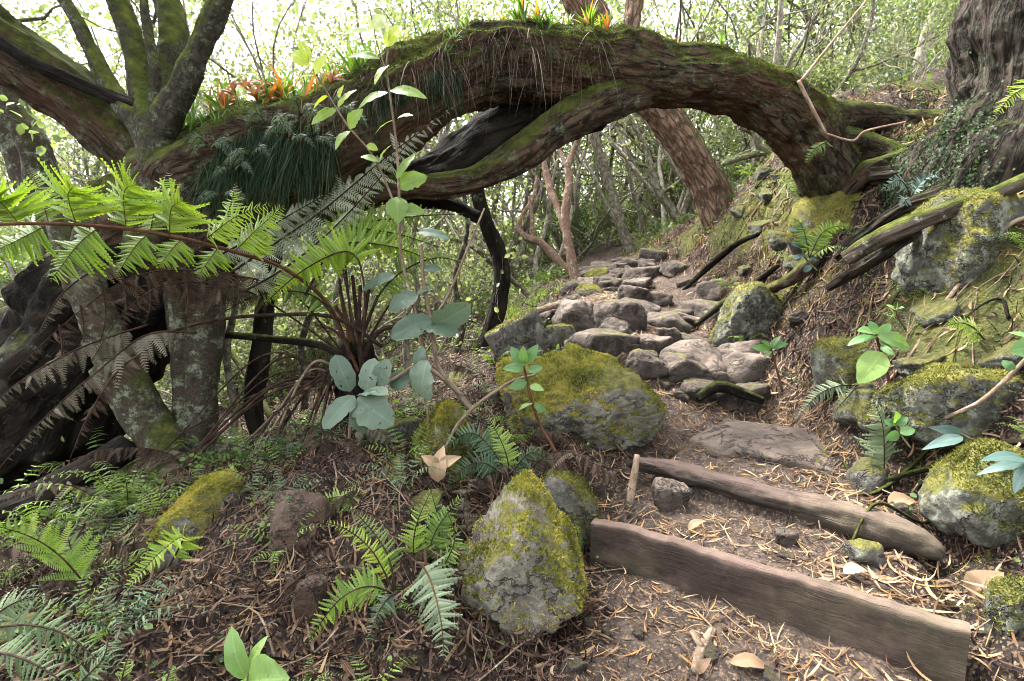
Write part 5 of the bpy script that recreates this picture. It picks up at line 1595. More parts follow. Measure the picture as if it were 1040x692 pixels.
leafy_plant('seedling', 'tiny seedling with two pairs of leaves above the broad-leaved seedling', 'seedling', [
    [(920, 335, 2.3, 1), (912, 322, 2.3, 0.9), (908, 314, 2.3, 0.8)]],
    [(909, 315, 900, 309, 2.28), (909, 315, 918, 312, 2.28), (909, 316, 905, 323, 2.28), (909, 315, 912, 306, 2.28)], L_SEED, M_STIPER, seed=63, ratio=0.35)
leafy_plant('rosette_plant', 'glossy bright green plant of three broad leaves at the bottom edge', 'plant', [
    [(250, 712, 1.2, 2), (250, 696, 1.2, 2), (251, 684, 1.2, 1.6)]],
    [(250, 690, 232, 638, 1.2, 0.24, 0.75), (252, 690, 268, 646, 1.2, 0.2, 0.9), (252, 692, 288, 690, 1.18, 0.34, 0.8, -0.08), (249, 692, 232, 702, 1.18, 0.3, 0.6, -0.06)], L_SEED, M_STEM, seed=67)
leafy_plant('dark_leaf_plant', 'plant with glossy blue-green tongue leaves over the mossy rock', 'plant', [
    [(1060, 486, 1.6, 2), (1046, 474, 1.6, 1.6), (1040, 468, 1.6, 1.4)]],
    [(1042, 470, 993, 480, 1.58, 0.12, 0.7), (1044, 468, 998, 464, 1.58, 0.13, 0.5), (1046, 470, 1064, 446, 1.58, 0.16, 0.4), (1044, 474, 1030, 500, 1.56, 0.2, 0.5)], L_BLUE, M_STEM, seed=71, shape='lance')
leafy_plant('dark_leaf_plant', 'two narrow blue-green leaves below the long ledge rock', 'plant', [
    [(990, 448, 1.9, 1.2), (978, 442, 1.88, 1.0), (966, 436, 1.87, 0.8)]],
    [(976, 440, 945, 434, 1.86, 0.15, 0.5), (978, 444, 938, 455, 1.84, 0.13, 0.8)], L_BLUE, M_STEM, seed=73, shape='lance')
leafy_plant('seedling', 'green seedling with rounded leaves over the brown twig at the bank edge', 'seedling', [
    [(960, 425, 1.95, 2.0), (1000, 405, 1.85, 2.2), (1045, 362, 1.78, 2.0), (1060, 345, 1.76, 1.5)]],
    [(1056, 350, 1026, 336, 1.75, 0.3, 0.6), (1056, 352, 1028, 356, 1.75, 0.35, 0.55), (1058, 350, 1066, 322, 1.75, 0.3, 0.4), (1030, 376, 1018, 366, 1.78, 0.35, 0.2)], L_SEED, TWIG, seed=77)
leafy_plant('herb', 'low blue-green herb between the flat slab and the bank', 'plant', [
    [(925, 455, 2.0, 1), (915, 442, 2.0, 0.9), (908, 430, 2.0, 0.8)]],
    [(910, 432, 898, 426, 1.98), (910, 432, 922, 424, 1.98), (914, 440, 930, 436, 1.98), (913, 440, 900, 446, 1.98), (909, 430, 911, 418, 1.98)], L_SEED, M_STEM, seed=79, ratio=0.35)
leafy_plant('creeper', 'bluish creeper leaves climbing beside the fern below the dead log', 'plant', [
    [(830, 275, 2.9, 1), (818, 262, 2.9, 0.9), (812, 240, 2.9, 0.8), (806, 228, 2.9, 0.7)]],
    [(815, 250, 804, 246, 2.88), (814, 246, 826, 242, 2.88), (818, 260, 806, 262, 2.88), (820, 262, 832, 264, 2.88), (810, 236, 800, 232, 2.88), (810, 234, 818, 226, 2.88), (824, 270, 816, 276, 2.88)], L_BLUE, M_STEM, seed=83, ratio=0.4, shape='round')
# pale dry leaf
mb = MB()
leaf(mb, P(444, 490, 1.92), P(449, 452, 1.95), 0.034, CAMHINT, 'lance', 0.35, 0.4, 0.62, nt=10, ns=6, seed=5)
leaf(mb, P(446, 476, 1.92), P(428, 462, 1.92), 0.022, CAMHINT, 'lance', 0.4, 0.3, 0.5, seed=6)
leaf(mb, P(446, 476, 1.92), P(468, 462, 1.94), 0.022, CAMHINT, 'lance', 0.4, 0.3, 0.7, seed=7)
L_DRY = leaf_mat('dry_leaf', [(0, (0.09, 0.052, 0.032)), (0.5, (0.18, 0.12, 0.072)), (1, (0.30, 0.225, 0.15))], 0.2, 0.7, 0.2, (1.05, 1.0, 0.85), vein=True)
tag(mb.build('dry_leaf', L_DRY, loc=P(446, 478, 1.92)), 'large crumpled pale dry leaf caught above the bright green fern', 'leaf')
DRY = [('curled tan dry leaf standing upright on the left of the tread', (699, 534), (718, 508), 1.9, 0.16, 0.6), ('green-grey dry leaf lying flat on the tread by the pale pebble', (860, 546), (884, 556), 1.62, 0.22, 0.95),
       ('brown dry leaf curled on the bank litter right of the upper log', (996, 540), (1020, 560), 1.55, 0.3, 0.35), ('broad brown dead leaf on the soil right of the small dark stone', (904, 505), (934, 492), 1.95, 0.25, 0.4),
       ('long tan dry leaf lying at the rim of the lowest plank', (800, 568), (842, 582), 1.6, 0.13, 0.6), ('orange curved dry leaf standing on the bank litter', (1002, 556), (994, 534), 1.5, 0.12, 0.3),
       ('brown dry leaf lying below the lowest step', (742, 664), (788, 682), 1.42, 0.14, 0.5), ('crumpled dry leaf among roots at the bottom edge', (708, 690), (722, 660), 1.4, 0.2, 0.2)]
for k, (lab, a, b, d, w, rn) in enumerate(DRY):
    mb = MB()
    A, Bq = P(*a, d), P(*b, d)
    g1, g2 = ground(A[0], A[1]) + 0.008, min(max(ground(Bq[0], Bq[1]) + 0.012, Bq[2]), ground(Bq[0], Bq[1]) + 0.05)
    A[2], Bq[2] = g1, g2
    leaf(mb, A, Bq, np.linalg.norm(Bq - A) * w * 1.2, np.array([0.1, -0.3, 1.0]), 'lance', 0.22, 0.3, rn, seed=90 + k)
    tag(mb.build('dry_leaf', L_DRY, loc=A), lab, 'leaf')
# ------------------------------------------------------------------ plants on the trunk
def project(p):
    d = p[:, 1] * CP - p[:, 2] * SP
    return 520 + FPX * p[:, 0] / d, 346 - FPX * (p[:, 1] * SP + p[:, 2] * CP) / d, d


def arch_region(u0, u1, v0, v1, n, seed, front=True):
    def w(c, nn):
        u, v, d = project(c)
        ok = (u > u0) & (u < u1) & (v > v0) & (v < v1) & (nn[:, 1] < 0.25)
        dm = np.median(d[ok])
        return 1.0 * (ok & (np.abs(d - dm) < 0.3))
        return ((u > u0) & (u < u1) & (v > v0) & (v < v1) & ((nn[:, 1] < 0.25) | (not front))) * 1.0 + 1e-9
    return surf_pts(ARCH_V, ARCH_Q, n, w, seed)


# hanging beards of filmy fern, one thing per tuft
BEARDS = [(232, 158), (250, 148), (266, 140), (282, 138), (298, 136), (314, 138), (328, 142), (216, 176), (240, 172), (270, 160), (306, 158), (384, 96), (404, 92), (455, 78), (440, 86)]
for k, (u, v) in enumerate(BEARDS):
    big = u < 340
    p, nn = arch_region(u - 12, u + 12, v - 14, v + 12, 200 if big else 150, 600 + k)
    dr = unit(nn * 0.55 + np.array([0, 0, -1.0]) + 0.28 * RNG.normal(size=nn.shape))
    L = RNG.uniform(0.05, 0.30, len(p)) * (0.45 + 0.9 * np.clip(0.5 + 0.8 * vnoise(p * 14, 3), 0, 1)) * (1 if big else 0.8)
    V, Q, rr = blades(p, dr, L, RNG.uniform(0.0009, 0.0022, len(p)), 620 + k, np.clip(0.5 + 0.25 * RNG.normal(size=len(p)), 0, 1), 0.5, 4)
    o = MB().add(V, Q, rnd=rr).build('hanging_fern', L_BEARD, loc=p.mean(0))
    tag(o, 'dark blue-green tuft of hair-like fern hanging from the shaded face of the arch' if big else 'small dark hanging fern tuft under the crest of the arch', 'fern', 'hanging ferns on the arch' if big else 'small hanging tufts under the crest')
# hanging dead roots and humus on the crest
for k, (u, v, w, n) in enumerate([(475, 62, 26, 130), (520, 58, 26, 150), (440, 76, 22, 110), (400, 88, 24, 110), (365, 102, 24, 120), (560, 58, 24, 110), (330, 118, 24, 110), (600, 60, 20, 60)]):
    p, nn = arch_region(u - w, u + w, v - 30, v + 12, int(n * 1.5), 640 + k)
    dr = unit(nn * 0.5 + np.array([0, 0, -0.8]) + 0.35 * RNG.normal(size=nn.shape))
    V, Q, rr = blades(p, dr, RNG.uniform(0.04, 0.34, len(p)) * RNG.random(len(p)) ** 1.1, RNG.uniform(0.0010, 0.0034, len(p)), 660 + k, RNG.random(len(p)), 0.8, 4)
    o = MB().add(V, Q, rnd=rr).build('hanging_roots' if False else 'root_fringe', L_ROOTS, loc=p.mean(0))
    tag(o, 'fringe of dead brown rootlets hanging over the crest of the arch', 'roots', 'root fringes on the crest of the arch')

# strap-leaved ferns along the crest
_ps = []
for k in range(4):
    root = empty('strap_fern', (0, 0, 0), 'tuft of strap-shaped green leaves growing on the crest of the arch', 'fern', 'strap ferns on the arch')
    for q in range(11):
        a = RNG.uniform(0, 6.28)
        l = RNG.uniform(0.10, 0.22)
        o_ = RNG.uniform(0.15, 0.7)
        mb = MB()
        leaf(mb, (0.01 * math.cos(a), 0.01 * math.sin(a), 0), (math.cos(a) * l * o_, math.sin(a) * l * o_, l), RNG.uniform(0.006, 0.011), (math.cos(a), math.sin(a), 0.3), 'lance', 0.2, -0.25, RNG.uniform(0, 1.0 if k % 2 else 0.86), nt=7, seed=700 + k * 20 + q)
        mb.build('leaf', L_STRAP, root)
    _ps.append(root)
_f = [True] * 4
SP_SPOTS = []
for u0, u1, n in [(200, 345, 70), (345, 470, 30), (470, 625, 30), (625, 830, 5), (855, 905, 6)]:
    for q in range(n):
        SP_SPOTS.append(RNG.uniform(u0, u1))
axis_u, axis_v, axis_d = project(S_ARCH[:, :3])
for u in SP_SPOTS:
    i = int(np.argmin(np.abs(axis_u - u) + (np.arange(len(axis_u)) < 40) * 200))
    c, r = S_ARCH[i, :3], S_ARCH[i, 3]
    a = RNG.normal() * 0.55
    loc = c + np.array([0, -math.sin(a) * r * 0.95, math.cos(a) * r * 1.0])
    k = int(RNG.integers(4))
    sc = RNG.uniform(0.45, 1.05) * (0.55 if u > 625 else 1)
    if _f[k]:
        _f[k] = False
        _ps[k].location = tuple(loc)
        _ps[k].scale = (sc,) * 3
    else:
        copy_thing(_ps[k], loc, RNG.uniform(0, 6.28), sc, tilt=(a * 0.6, 0.2 * RNG.normal()))
for k, (u, v, d) in enumerate([(240, 92, 2.62), (262, 95, 2.6), (252, 84, 2.62), (338, 80, 2.55), (232, 100, 2.6), (268, 88, 2.62)]):
    root = empty('orange_fern', P(u, v + 8, d), 'withered orange strap leaf tuft among the green ones on the arch', 'fern', 'withered orange tufts on the arch')
    for q in range(6):
        a = RNG.uniform(0.2, 2.9)
        l = RNG.uniform(14, 26)
        mb = MB()
        leaf(mb, P(u, v + 8, d), P(u + math.cos(a) * l, v + 8 - math.sin(a) * l, d - 0.06 * RNG.random()), RNG.uniform(0.007, 0.013), None, 'lance', 0.3, 0.4, RNG.random(), seed=760 + k * 8 + q)
        mb.build('leaf', L_ORANGE, root)

# ivy on the huge tree
bt = [o for o in COL.objects if o.name.startswith('trunk') and o.parent and o.parent.name == 'big_tree'][0]
me = bt.data
BV = np.empty(len(me.vertices) * 3)
me.vertices.foreach_get('co', BV)
BV = BV.reshape(-1, 3) + ORIGIN['big_tree']
BQ = np.array([list(pg.vertices) for pg in me.polygons if len(pg.vertices) == 4])


def ivy_w(c, nn):
    u, v, d = project(c)
    return smooth(1040, 965, u) * smooth(40, 150, v) * (c[:, 1] < 3.2) * smooth(-0.4, 0.5, fbm(c * 3, 3, 9) + 0.25) + 1e-9


p, nn = surf_pts(BV, BQ, 3000, ivy_w, 801)
sgn = np.sign(((p - BV.mean(0)) * nn).sum(-1).mean())
nn = nn * sgn
dr = unit(np.cross(nn, RNG.normal(size=nn.shape)) + 0.35 * nn)
sd = unit(np.cross(dr, nn))
L = RNG.uniform(0.010, 0.022, (len(p), 1))
q0 = p + nn * RNG.uniform(0.004, 0.03, (len(p), 1))
V = np.stack([q0, q0 + dr * L * 0.5 + sd * L * 0.36 + nn * 0.003, q0 + dr * L, q0 + dr * L * 0.5 - sd * L * 0.36 + nn * 0.003], 1).reshape(-1, 3)
L_IVY = leaf_mat('ivy_leaf', [(0, (0.006, 0.012, 0.005)), (0.5, (0.016, 0.030, 0.012)), (1, (0.045, 0.075, 0.028))], 0.2, 0.6, 0.12)
tag(MB().add(V, np.arange(len(V)).reshape(-1, 4), rnd=np.repeat(RNG.random(len(p)), 4)).build('ivy', L_IVY, loc=p.mean(0)), 'small dark ivy leaves creeping over the shaded foot of the huge trunk', 'ivy')

# ------------------------------------------------------------------ litter
def litter(n, sampler, L, w, seed, lift=0.004, curl=1.0, segs=5, tone=None, tilt=0.25):
    r = np.random.default_rng(seed)
    x, y = sampler(r, n)
    n = len(x)
    z = H(x, y)
    N = gnormal(x, y)
    N = unit(N + tilt * r.normal(size=N.shape))
    a = r.uniform(0, 2 * np.pi, n)
    d = unit(np.cross(N, np.stack([np.cos(a), np.sin(a), 0 * a], -1)))
    s = np.cross(N, d)
    kap0 = 0.42
    LL = r.uniform(*L, n)
    ww = r.uniform(*w, n)
    kap = curl * r.normal(size=n) * kap0
    t = np.linspace(-0.5, 0.5, segs + 1)
    ang = kap[:, None] * t[None, :] * 2
    dx = np.cumsum(np.cos(ang), 1) / segs
    dy = np.cumsum(np.sin(ang), 1) / segs
    dx -= dx.mean(1, keepdims=True)
    dy -= dy.mean(1, keepdims=True)
    up_ = r.uniform(-0.1, 0.35, n)[:, None] * (t[None, :] * 2) ** 2 * r.uniform(0, 1, n)[:, None]
    base = np.stack([x, y, z], -1) + N * (lift + r.exponential(lift, n))[:, None]
    C = base[:, None, :] + LL[:, None, None] * (dx[..., None] * d[:, None, :] + dy[..., None] * s[:, None, :] + up_[..., None] * N[:, None, :])
    prof = np.maximum(1 - (np.abs(t) * 2) ** 2.5, 0.08)
    tg = unit(np.gradient(C, axis=1))
    tw = r.normal(size=(n, 1)) * 0.5
    sv = unit(np.cross(tg, unit(N[:, None, :] + tw[..., None] * s[:, None, :])))
    off = sv * (ww[:, None] * prof[None, :])[..., None]
    V = np.stack([C - off, C + off], 2)            # n, segs+1, 2, 3
    m = 2 * (segs + 1)
    base_i = np.arange(n)[:, None] * m
    Q = np.concatenate([base_i + np.array([2 * k, 2 * k + 1, 2 * k + 3, 2 * k + 2]) for k in range(segs)], 0)
    rn = r.random(n) if tone is None else np.clip(tone + 0.22 * r.normal(size=n), 0, 1)
    return V.reshape(-1, 3), Q, np.repeat(rn, m)


def uni(x0, x1, y0, y1, accept):
    def f(r, n):
        x, y = r.uniform(x0, x1, n * 3), r.uniform(y0, y1, n * 3)
        k = r.random(n * 3) < accept(x, y)
        return x[k][:n], y[k][:n]
    return f


def clump(x, y, s=5.0, seed=3, lo=-0.2, hi=0.4):
    return smooth(lo, hi, fbm(np.stack([x, y, 0 * x], -1) * s, 3, seed))


def off_wood(x, y):
    s, t = step_st(x, y)
    return ~(((np.abs(t - 0.0) < 0.045) | (np.abs(t - 0.46) < 0.07)) & (s > -0.03) & (s < 1.1))


L_LIT = leaf_mat('fallen_leaves', [(0, (0.055, 0.030, 0.018)), (0.3, (0.12, 0.068, 0.038)), (0.6, (0.22, 0.142, 0.075)), (0.9, (0.32, 0.225, 0.13)), (0.96, (0.30, 0.14, 0.04)), (1, (0.26, 0.11, 0.03))], 0.2, 0.65, 0.25, (1.05, 1.0, 0.8))
L_SHR = leaf_mat('dead_fern_shreds', [(0, (0.005, 0.003, 0.0025)), (0.5, (0.026, 0.014, 0.010)), (0.85, (0.075, 0.044, 0.031)), (1, (0.16, 0.105, 0.078))], 0.1, 0.8, 0.15, (1.05, 0.95, 0.8))
side_of = lambda x, y: x - np.interp(y, TRY, TRX)
mb = MB()
for n, smp, L, w, sd, kw in [
        (2600, uni(0.2, 1.75, 0.9, 3.2, lambda x, y: off_wood(x, y) * (0.25 + 0.75 * clump(x, y))), (0.03, 0.10), (0.0013, 0.0034), 1, {}),
        (1800, uni(0.9, 2.6, 0.9, 3.2, lambda x, y: smooth(0.2, 0.5, side_of(x, y)) * (0.2 + 0.8 * clump(x, y, 4))), (0.04, 0.13), (0.002, 0.0055), 2, dict(tone=0.5)),
        (3200, uni(0.0, 3.0, 3.0, 8.5, lambda x, y: trail(x, y) * 0.9 * clump(x, y, 3) + 0.12), (0.05, 0.13), (0.0025, 0.006), 3, dict(tone=0.6)),
        (2400, uni(-1.8, 0.3, 0.7, 2.6, lambda x, y: 0.2 + 0.8 * clump(x, y, 4)), (0.05, 0.15), (0.0018, 0.005), 4, dict(tone=0.28)),
        (2500, uni(-3.5, 3.5, 2.2, 9, lambda x, y: 0.5 + 0 * x), (0.05, 0.14), (0.003, 0.009), 5, dict(tone=0.3)),
        (5200, uni(1.2, 4.2, 2.6, 8, lambda x, y: smooth(0.45, 0.7, side_of(x, y)) * (0.25 + 0.75 * clump(x, y, 2.5, 31))), (0.05, 0.15), (0.002, 0.007), 6, dict(tone=0.33, tilt=0.4))]:
    V, Q, rn = litter(n, smp, L, w, 900 + sd, **kw)
    mb.add(V, Q, rnd=rn)
o = mb.build('leaf_litter', L_LIT)
tag(o, 'tan and orange fallen leaves strewn over soil', 'leaf litter', kind='stuff')
mb = MB()
for n, smp, L, w, sd, kw in [
        (24000, uni(-2.0, 0.35, 0.6, 2.9, lambda x, y: smooth(0.1, -0.15, side_of(x, y) + 0.5) * (0.35 + 0.65 * clump(x, y, 3, 8))), (0.02, 0.09), (0.0012, 0.0042), 11, dict(tilt=0.7, lift=0.012, curl=1.6)),
        (6000, uni(0.8, 2.8, 0.9, 4.5, lambda x, y: smooth(0.25, 0.5, side_of(x, y)) * clump(x, y, 3, 9)), (0.02, 0.09), (0.0012, 0.004), 12, dict(tilt=0.6, lift=0.008)),
        (6000, uni(-3.2, 0.8, 2.4, 6, lambda x, y: smooth(0.0, -0.3, side_of(x, y) + 0.4)), (0.03, 0.12), (0.002, 0.006), 13, dict(tilt=0.7, lift=0.012)),
        (2600, uni(0.1, 1.9, 0.8, 3.0, lambda x, y: off_wood(x, y) * 1.0), (0.01, 0.05), (0.0008, 0.0022), 14, {}),
        (9000, uni(1.2, 4.2, 2.4, 8, lambda x, y: smooth(0.4, 0.65, side_of(x, y)) * (0.2 + 0.8 * clump(x, y, 2.2, 32))), (0.03, 0.12), (0.0015, 0.006), 15, dict(tilt=0.7, lift=0.012))]:
    V, Q, rn = litter(n, smp, L, w, 900 + sd, **kw)
    mb.add(V, Q, rnd=rn)
o = mb.build('dead_fern_litter', L_SHR)
tag(o, 'dark brown shreds of dead fern covering the slope', 'leaf litter', kind='stuff')
mb = MB()
r = np.random.default_rng(77)
for k in range(760):
    if k < 560:
        x, y = r.uniform(-2.2, 0.3), r.uniform(0.8, 4.2)
    elif k < 680:
        x, y = r.uniform(1.2, 2.8), r.uniform(1.0, 4.5)
    else:
        x, y = r.uniform(0.2, 1.7), r.uniform(1.0, 6)
    if not off_wood(x, y):
        continue
    a = r.uniform(0, 6.28)
    l = r.uniform(0.08, 0.5) * (0.4 if k >= 680 else 1)
    q = np.linspace(-0.5, 0.5, 5)
    xs = x + np.cos(a) * l * q + 0.03 * r.normal(size=5) * l
    ys = y + np.sin(a) * l * q + 0.03 * r.normal(size=5) * l
    zs = H(xs, ys) + r.uniform(0.003, 0.03) + 0.02 * r.normal() * q
    rr = r.uniform(0.0010, 0.0045)
    tube(mb, np.column_stack([xs, ys, zs, np.linspace(rr, rr * 0.5, 5)]), seg=5, rings=10)
tag(mb.build('fallen_twigs', TWIG), 'thin brown twigs lying through the litter', 'twigs', kind='stuff')

# low green ground cover
L_HERB = leaf_mat('herb_leaf', [(0, (0.03, 0.06, 0.016)), (0.5, (0.07, 0.125, 0.030)), (1, (0.15, 0.21, 0.055))], 0.4, 0.5, 0.3)


def leafcloud(c, size, r, upb=0.8, aspect=0.42, rnd=None):
    n = len(c)
    nrm = unit(r.normal(size=(n, 3)) + [0, 0, upb])
    a = unit(np.cross(nrm, r.normal(size=(n, 3))))
    s = np.cross(nrm, a)
    l = np.broadcast_to(np.asarray(size), (n,))[:, None]
    k = nrm * l * 0.07
    V = np.stack([c - a * l * 0.5, c - a * l * 0.2 + s * l * aspect * 0.85 + k, c + a * l * 0.18 + s * l * aspect * 0.78 + k, c + a * l * 0.5 - k,
                  c + a * l * 0.18 - s * l * aspect * 0.78 + k, c - a * l * 0.2 - s * l * aspect * 0.85 + k], 1).reshape(-1, 3)
    rn = np.repeat(r.random(n) if rnd is None else rnd, 6)
    b = np.arange(n)[:, None] * 6
    return V, np.concatenate([b + np.array([0, 1, 2, 3]), b + np.array([0, 3, 4, 5])], 0), rn


r = np.random.default_rng(88)
mb = MB()
for n, smp, hh, sz in [
        (5000, uni(-4.5, 0.4, 2.6, 9, lambda x, y: smooth(-0.5, -0.9, side_of(x, y)) * clump(x, y, 1.6, 4)), 0.16, (0.012, 0.045)),
        (9000, uni(-7, 7, 5.5, 16, lambda x, y: (1 - trail(x, y)) * clump(x, y, 1.2, 5)), 0.3, (0.03, 0.07)),
        (5000, uni(1.0, 3.4, 1.4, 6.5, lambda x, y: smooth(0.5, 0.9, side_of(x, y)) * clump(x, y, 3.2, 6, 0.0, 0.45)), 0.05, (0.008, 0.028)),
        (1500, uni(-1.8, 0.4, 1.0, 2.9, lambda x, y: smooth(-0.45, -0.7, side_of(x, y)) * clump(x, y, 3.5, 7, 0.15, 0.5)), 0.05, (0.008, 0.026)),
        (2600, uni(-2.3, -1.1, 2.1, 3.4, lambda x, y: 1 + 0 * x), 0.10, (0.012, 0.04))]:
    x, y = smp(r, n)
    c = np.stack([x, y, H(x, y) + hh * r.random(len(x)) ** 1.6 * (0.4 + 0.6 * clump(x, y, 6, 12)) + 0.004], -1)
    V, Q, rn = leafcloud(c, r.uniform(*sz, len(x)), r, 1.2)
    mb.add(V, Q, rnd=rn)
tag(mb.build('ground_cover', L_HERB), 'low green herbs carpeting the forest floor', 'ground cover', kind='stuff')

# grass tufts near the reddish tree
L_GRASS = leaf_mat('grass_blade', [(0, (0.09, 0.15, 0.03)), (0.5, (0.17, 0.25, 0.05)), (1, (0.30, 0.34, 0.10))], 0.45, 0.5, 0.3)
for k, (u, v, d, lab) in enumerate([(573, 292, 6.0, 'bright grass tuft at the foot of the reddish tree'), (546, 302, 5.9, 'pale grass tuft at the trail edge left of the reddish tree'), (520, 330, 5.0, 'sparse grass tuft behind the tilted mossy slab'), (660, 282, 7.2, 'grass tuft at the foot of the slim mossy grey trunk')]):
    c = P(u, v, d)
    c[2] = ground(c[0], c[1])
    n = 150
    p = c + np.column_stack([RNG.normal(size=n) * 0.07, RNG.normal(size=n) * 0.07, np.zeros(n)])
    V, Q, rr = blades(p, unit(RNG.normal(size=(n, 3)) * 0.4 + [0, 0, 1]), RNG.uniform(0.12, 0.3, n), RNG.uniform(0.002, 0.004, n), 850 + k, RNG.random(n), 0.35, 3)
    tag(MB().add(V, Q, rnd=rr).build('grass_tuft', L_GRASS, loc=c), lab, 'grass tuft')
# moss fuzz on the bank
r = np.random.default_rng(66)
x, y = uni(1.0, 3.2, 1.0, 5.2, lambda x, y: smooth(0.45, 0.8, side_of(x, y)) * clump(x, y, 3.5, 21, -0.05, 0.35))(r, 52000)
p = np.stack([x, y, H(x, y) - 0.003], -1)
V, Q, rr = blades(p, unit(gnormal(x, y) + 0.7 * r.normal(size=p.shape)), r.uniform(0.008, 0.024, len(p)), r.uniform(0.0012, 0.003, len(p)), 67, np.clip(0.42 + 0.5 * fbm(p * 6, 3, 5) + 0.12 * r.normal(size=len(p)), 0, 1), 0.2, 1)
tag(MB().add(V, Q, rnd=rr).build('bank_moss', MOSS), 'patchy yellow-green moss on the earth bank', 'moss', kind='stuff')

# dead fern fronds lying and hanging over the slope
_pd = []
for k in range(3):
    root = empty('dead_frond', (0, 0, 0), 'dry brown fern frond collapsed on the slope', 'frond', 'dead fronds on the slope')
    mb, ms = MB(), MB()
    l = 0.55
    frond(mb, ms, np.array([(0, 0, 0.0), (l * 0.3, 0.03, 0.10), (l * 0.65, 0.06 * (k - 1), 0.10), (l, 0.12 * (k - 1), 0.0)]), 0.095, npin=30, style='fine', hint=np.array([0, 0, 1.0]), seed=870 + k, rnd=0.4, r0=0.0022, droop=0.7, jit=0.35)
    o = mb.build('leaflets', (L_DEAD, L_DEADG, L_DEAD)[k], root)
    ms.build('stalk', M_STIPE, o)
    _pd.append(root)
_f = [True] * 3
r = np.random.default_rng(68)
n = 0
while n < 90:
    y = r.uniform(0.95, 3.6)
    x = r.uniform(-2.3, 0.1)
    if trail(np.array([x]), np.array([y]))[0] > 0.0 or x > -0.25 + 0.1 * y and y < 1.6:
        continue
    k = int(r.integers(3))
    loc = (x, y, ground(x, y) + 0.005)
    sc = r.uniform(0.5, 1.1)
    if _f[k]:
        _f[k] = False
        _pd[k].location = loc
        _pd[k].scale = (sc,) * 3
    else:
        copy_thing(_pd[k], loc, r.uniform(0, 6.28), sc, tilt=(r.normal() * 0.25, r.normal() * 0.2))
    n += 1
# little green ferns close by
r = np.random.default_rng(69)
for x, y, s in [(-0.15, 2.35, 0.6), (0.05, 2.15, 0.5), (-0.95, 2.2, 0.8), (-1.25, 1.9, 0.7), (-0.55, 2.6, 0.8), (-1.5, 2.6, 1.0), (-1.9, 2.6, 1.1), (-1.7, 2.3, 0.9), (-0.35, 1.35, 0.45), (-0.05, 1.75, 0.5), (-1.05, 1.25, 0.6), (-2.1, 2.9, 1.2),
                (1.75, 2.1, 0.5), (1.95, 2.5, 0.6), (2.2, 2.2, 0.6), (1.7, 2.9, 0.5), (2.1, 3.1, 0.6), (1.62, 3.5, 0.6), (2.4, 2.7, 0.6), (1.85, 1.75, 0.45), (2.0, 3.7, 0.6), (2.3, 4.2, 0.8), (1.9, 4.6, 0.7), (0.2, 3.5, 0.7), (0.0, 4.2, 0.9), (0.35, 4.9, 0.8)]:
    copy_thing(_pf[int(r.integers(3))], (x, y, ground(x, y) - 0.01), r.uniform(0, 6.28), s)

r = np.random.default_rng(70)
n = 0
while n < 70:
    x, y = r.uniform(-2.2, 0.15), r.uniform(1.05, 3.0)
    if x > -0.35 + 0.12 * y and y < 1.7:
        continue
    copy_thing(_pf[int(r.integers(3))], (x, y, ground(x, y) - 0.01), r.uniform(0, 6.28), r.uniform(0.3, 0.85), tilt=(r.normal() * 0.15, r.normal() * 0.15))
    n += 1
n = 0
while n < 30:
    x, y = r.uniform(-2.4, 0.1), r.uniform(1.15, 3.6)
    if x > -0.3 + 0.1 * y and y < 1.7:
        continue
    if math.hypot(x - P(296, 590, 1.6)[0], y - P(296, 590, 1.6)[1]) < 0.4 or math.hypot(x - P(400, 600, 1.5)[0], y - P(400, 600, 1.5)[1]) < 0.35:
        continue
    loose(x, y, r.uniform(0.08, 0.26), 'half buried mossy stone on the slope under the tree fern', 'half buried stones of the slope', which=int(r.choice([3, 7, 11])))
    n += 1

r = np.random.default_rng(71)
for k in range(16):
    x, y = r.uniform(-2.5, -1.35), r.uniform(2.1, 3.1)
    copy_thing(_pf[(0, 2)[k % 2]], (x, y, ground(x, y) - 0.01), r.uniform(0, 6.28), r.uniform(0.8, 1.4), tilt=(r.normal() * 0.15, r.normal() * 0.15))
# ------------------------------------------------------------------ the wood behind
FOL = [leaf_mat('foliage_fresh', [(0, (0.080, 0.10, 0.042)), (0.5, (0.135, 0.16, 0.068)), (1, (0.21, 0.23, 0.105))], 0.6, 0.42, 0.4, (1.15, 1.18, 0.85)),
       leaf_mat('foliage_olive', [(0, (0.065, 0.09, 0.03)), (0.5, (0.12, 0.155, 0.055)), (1, (0.20, 0.23, 0.09))], 0.55, 0.45, 0.4, (1.1, 1.15, 0.8)),
       leaf_mat('foliage_deep', [(0, (0.035, 0.070, 0.022)), (0.5, (0.075, 0.125, 0.036)), (1, (0.14, 0.195, 0.06))], 0.42, 0.38, 0.45)]
B_PALE = bark_mat('pale_bark', (0.13, 0.105, 0.082), (0.30, 0.255, 0.205), 0.15, 0.4, sc=18, aniso=0.5, depth=0.008)


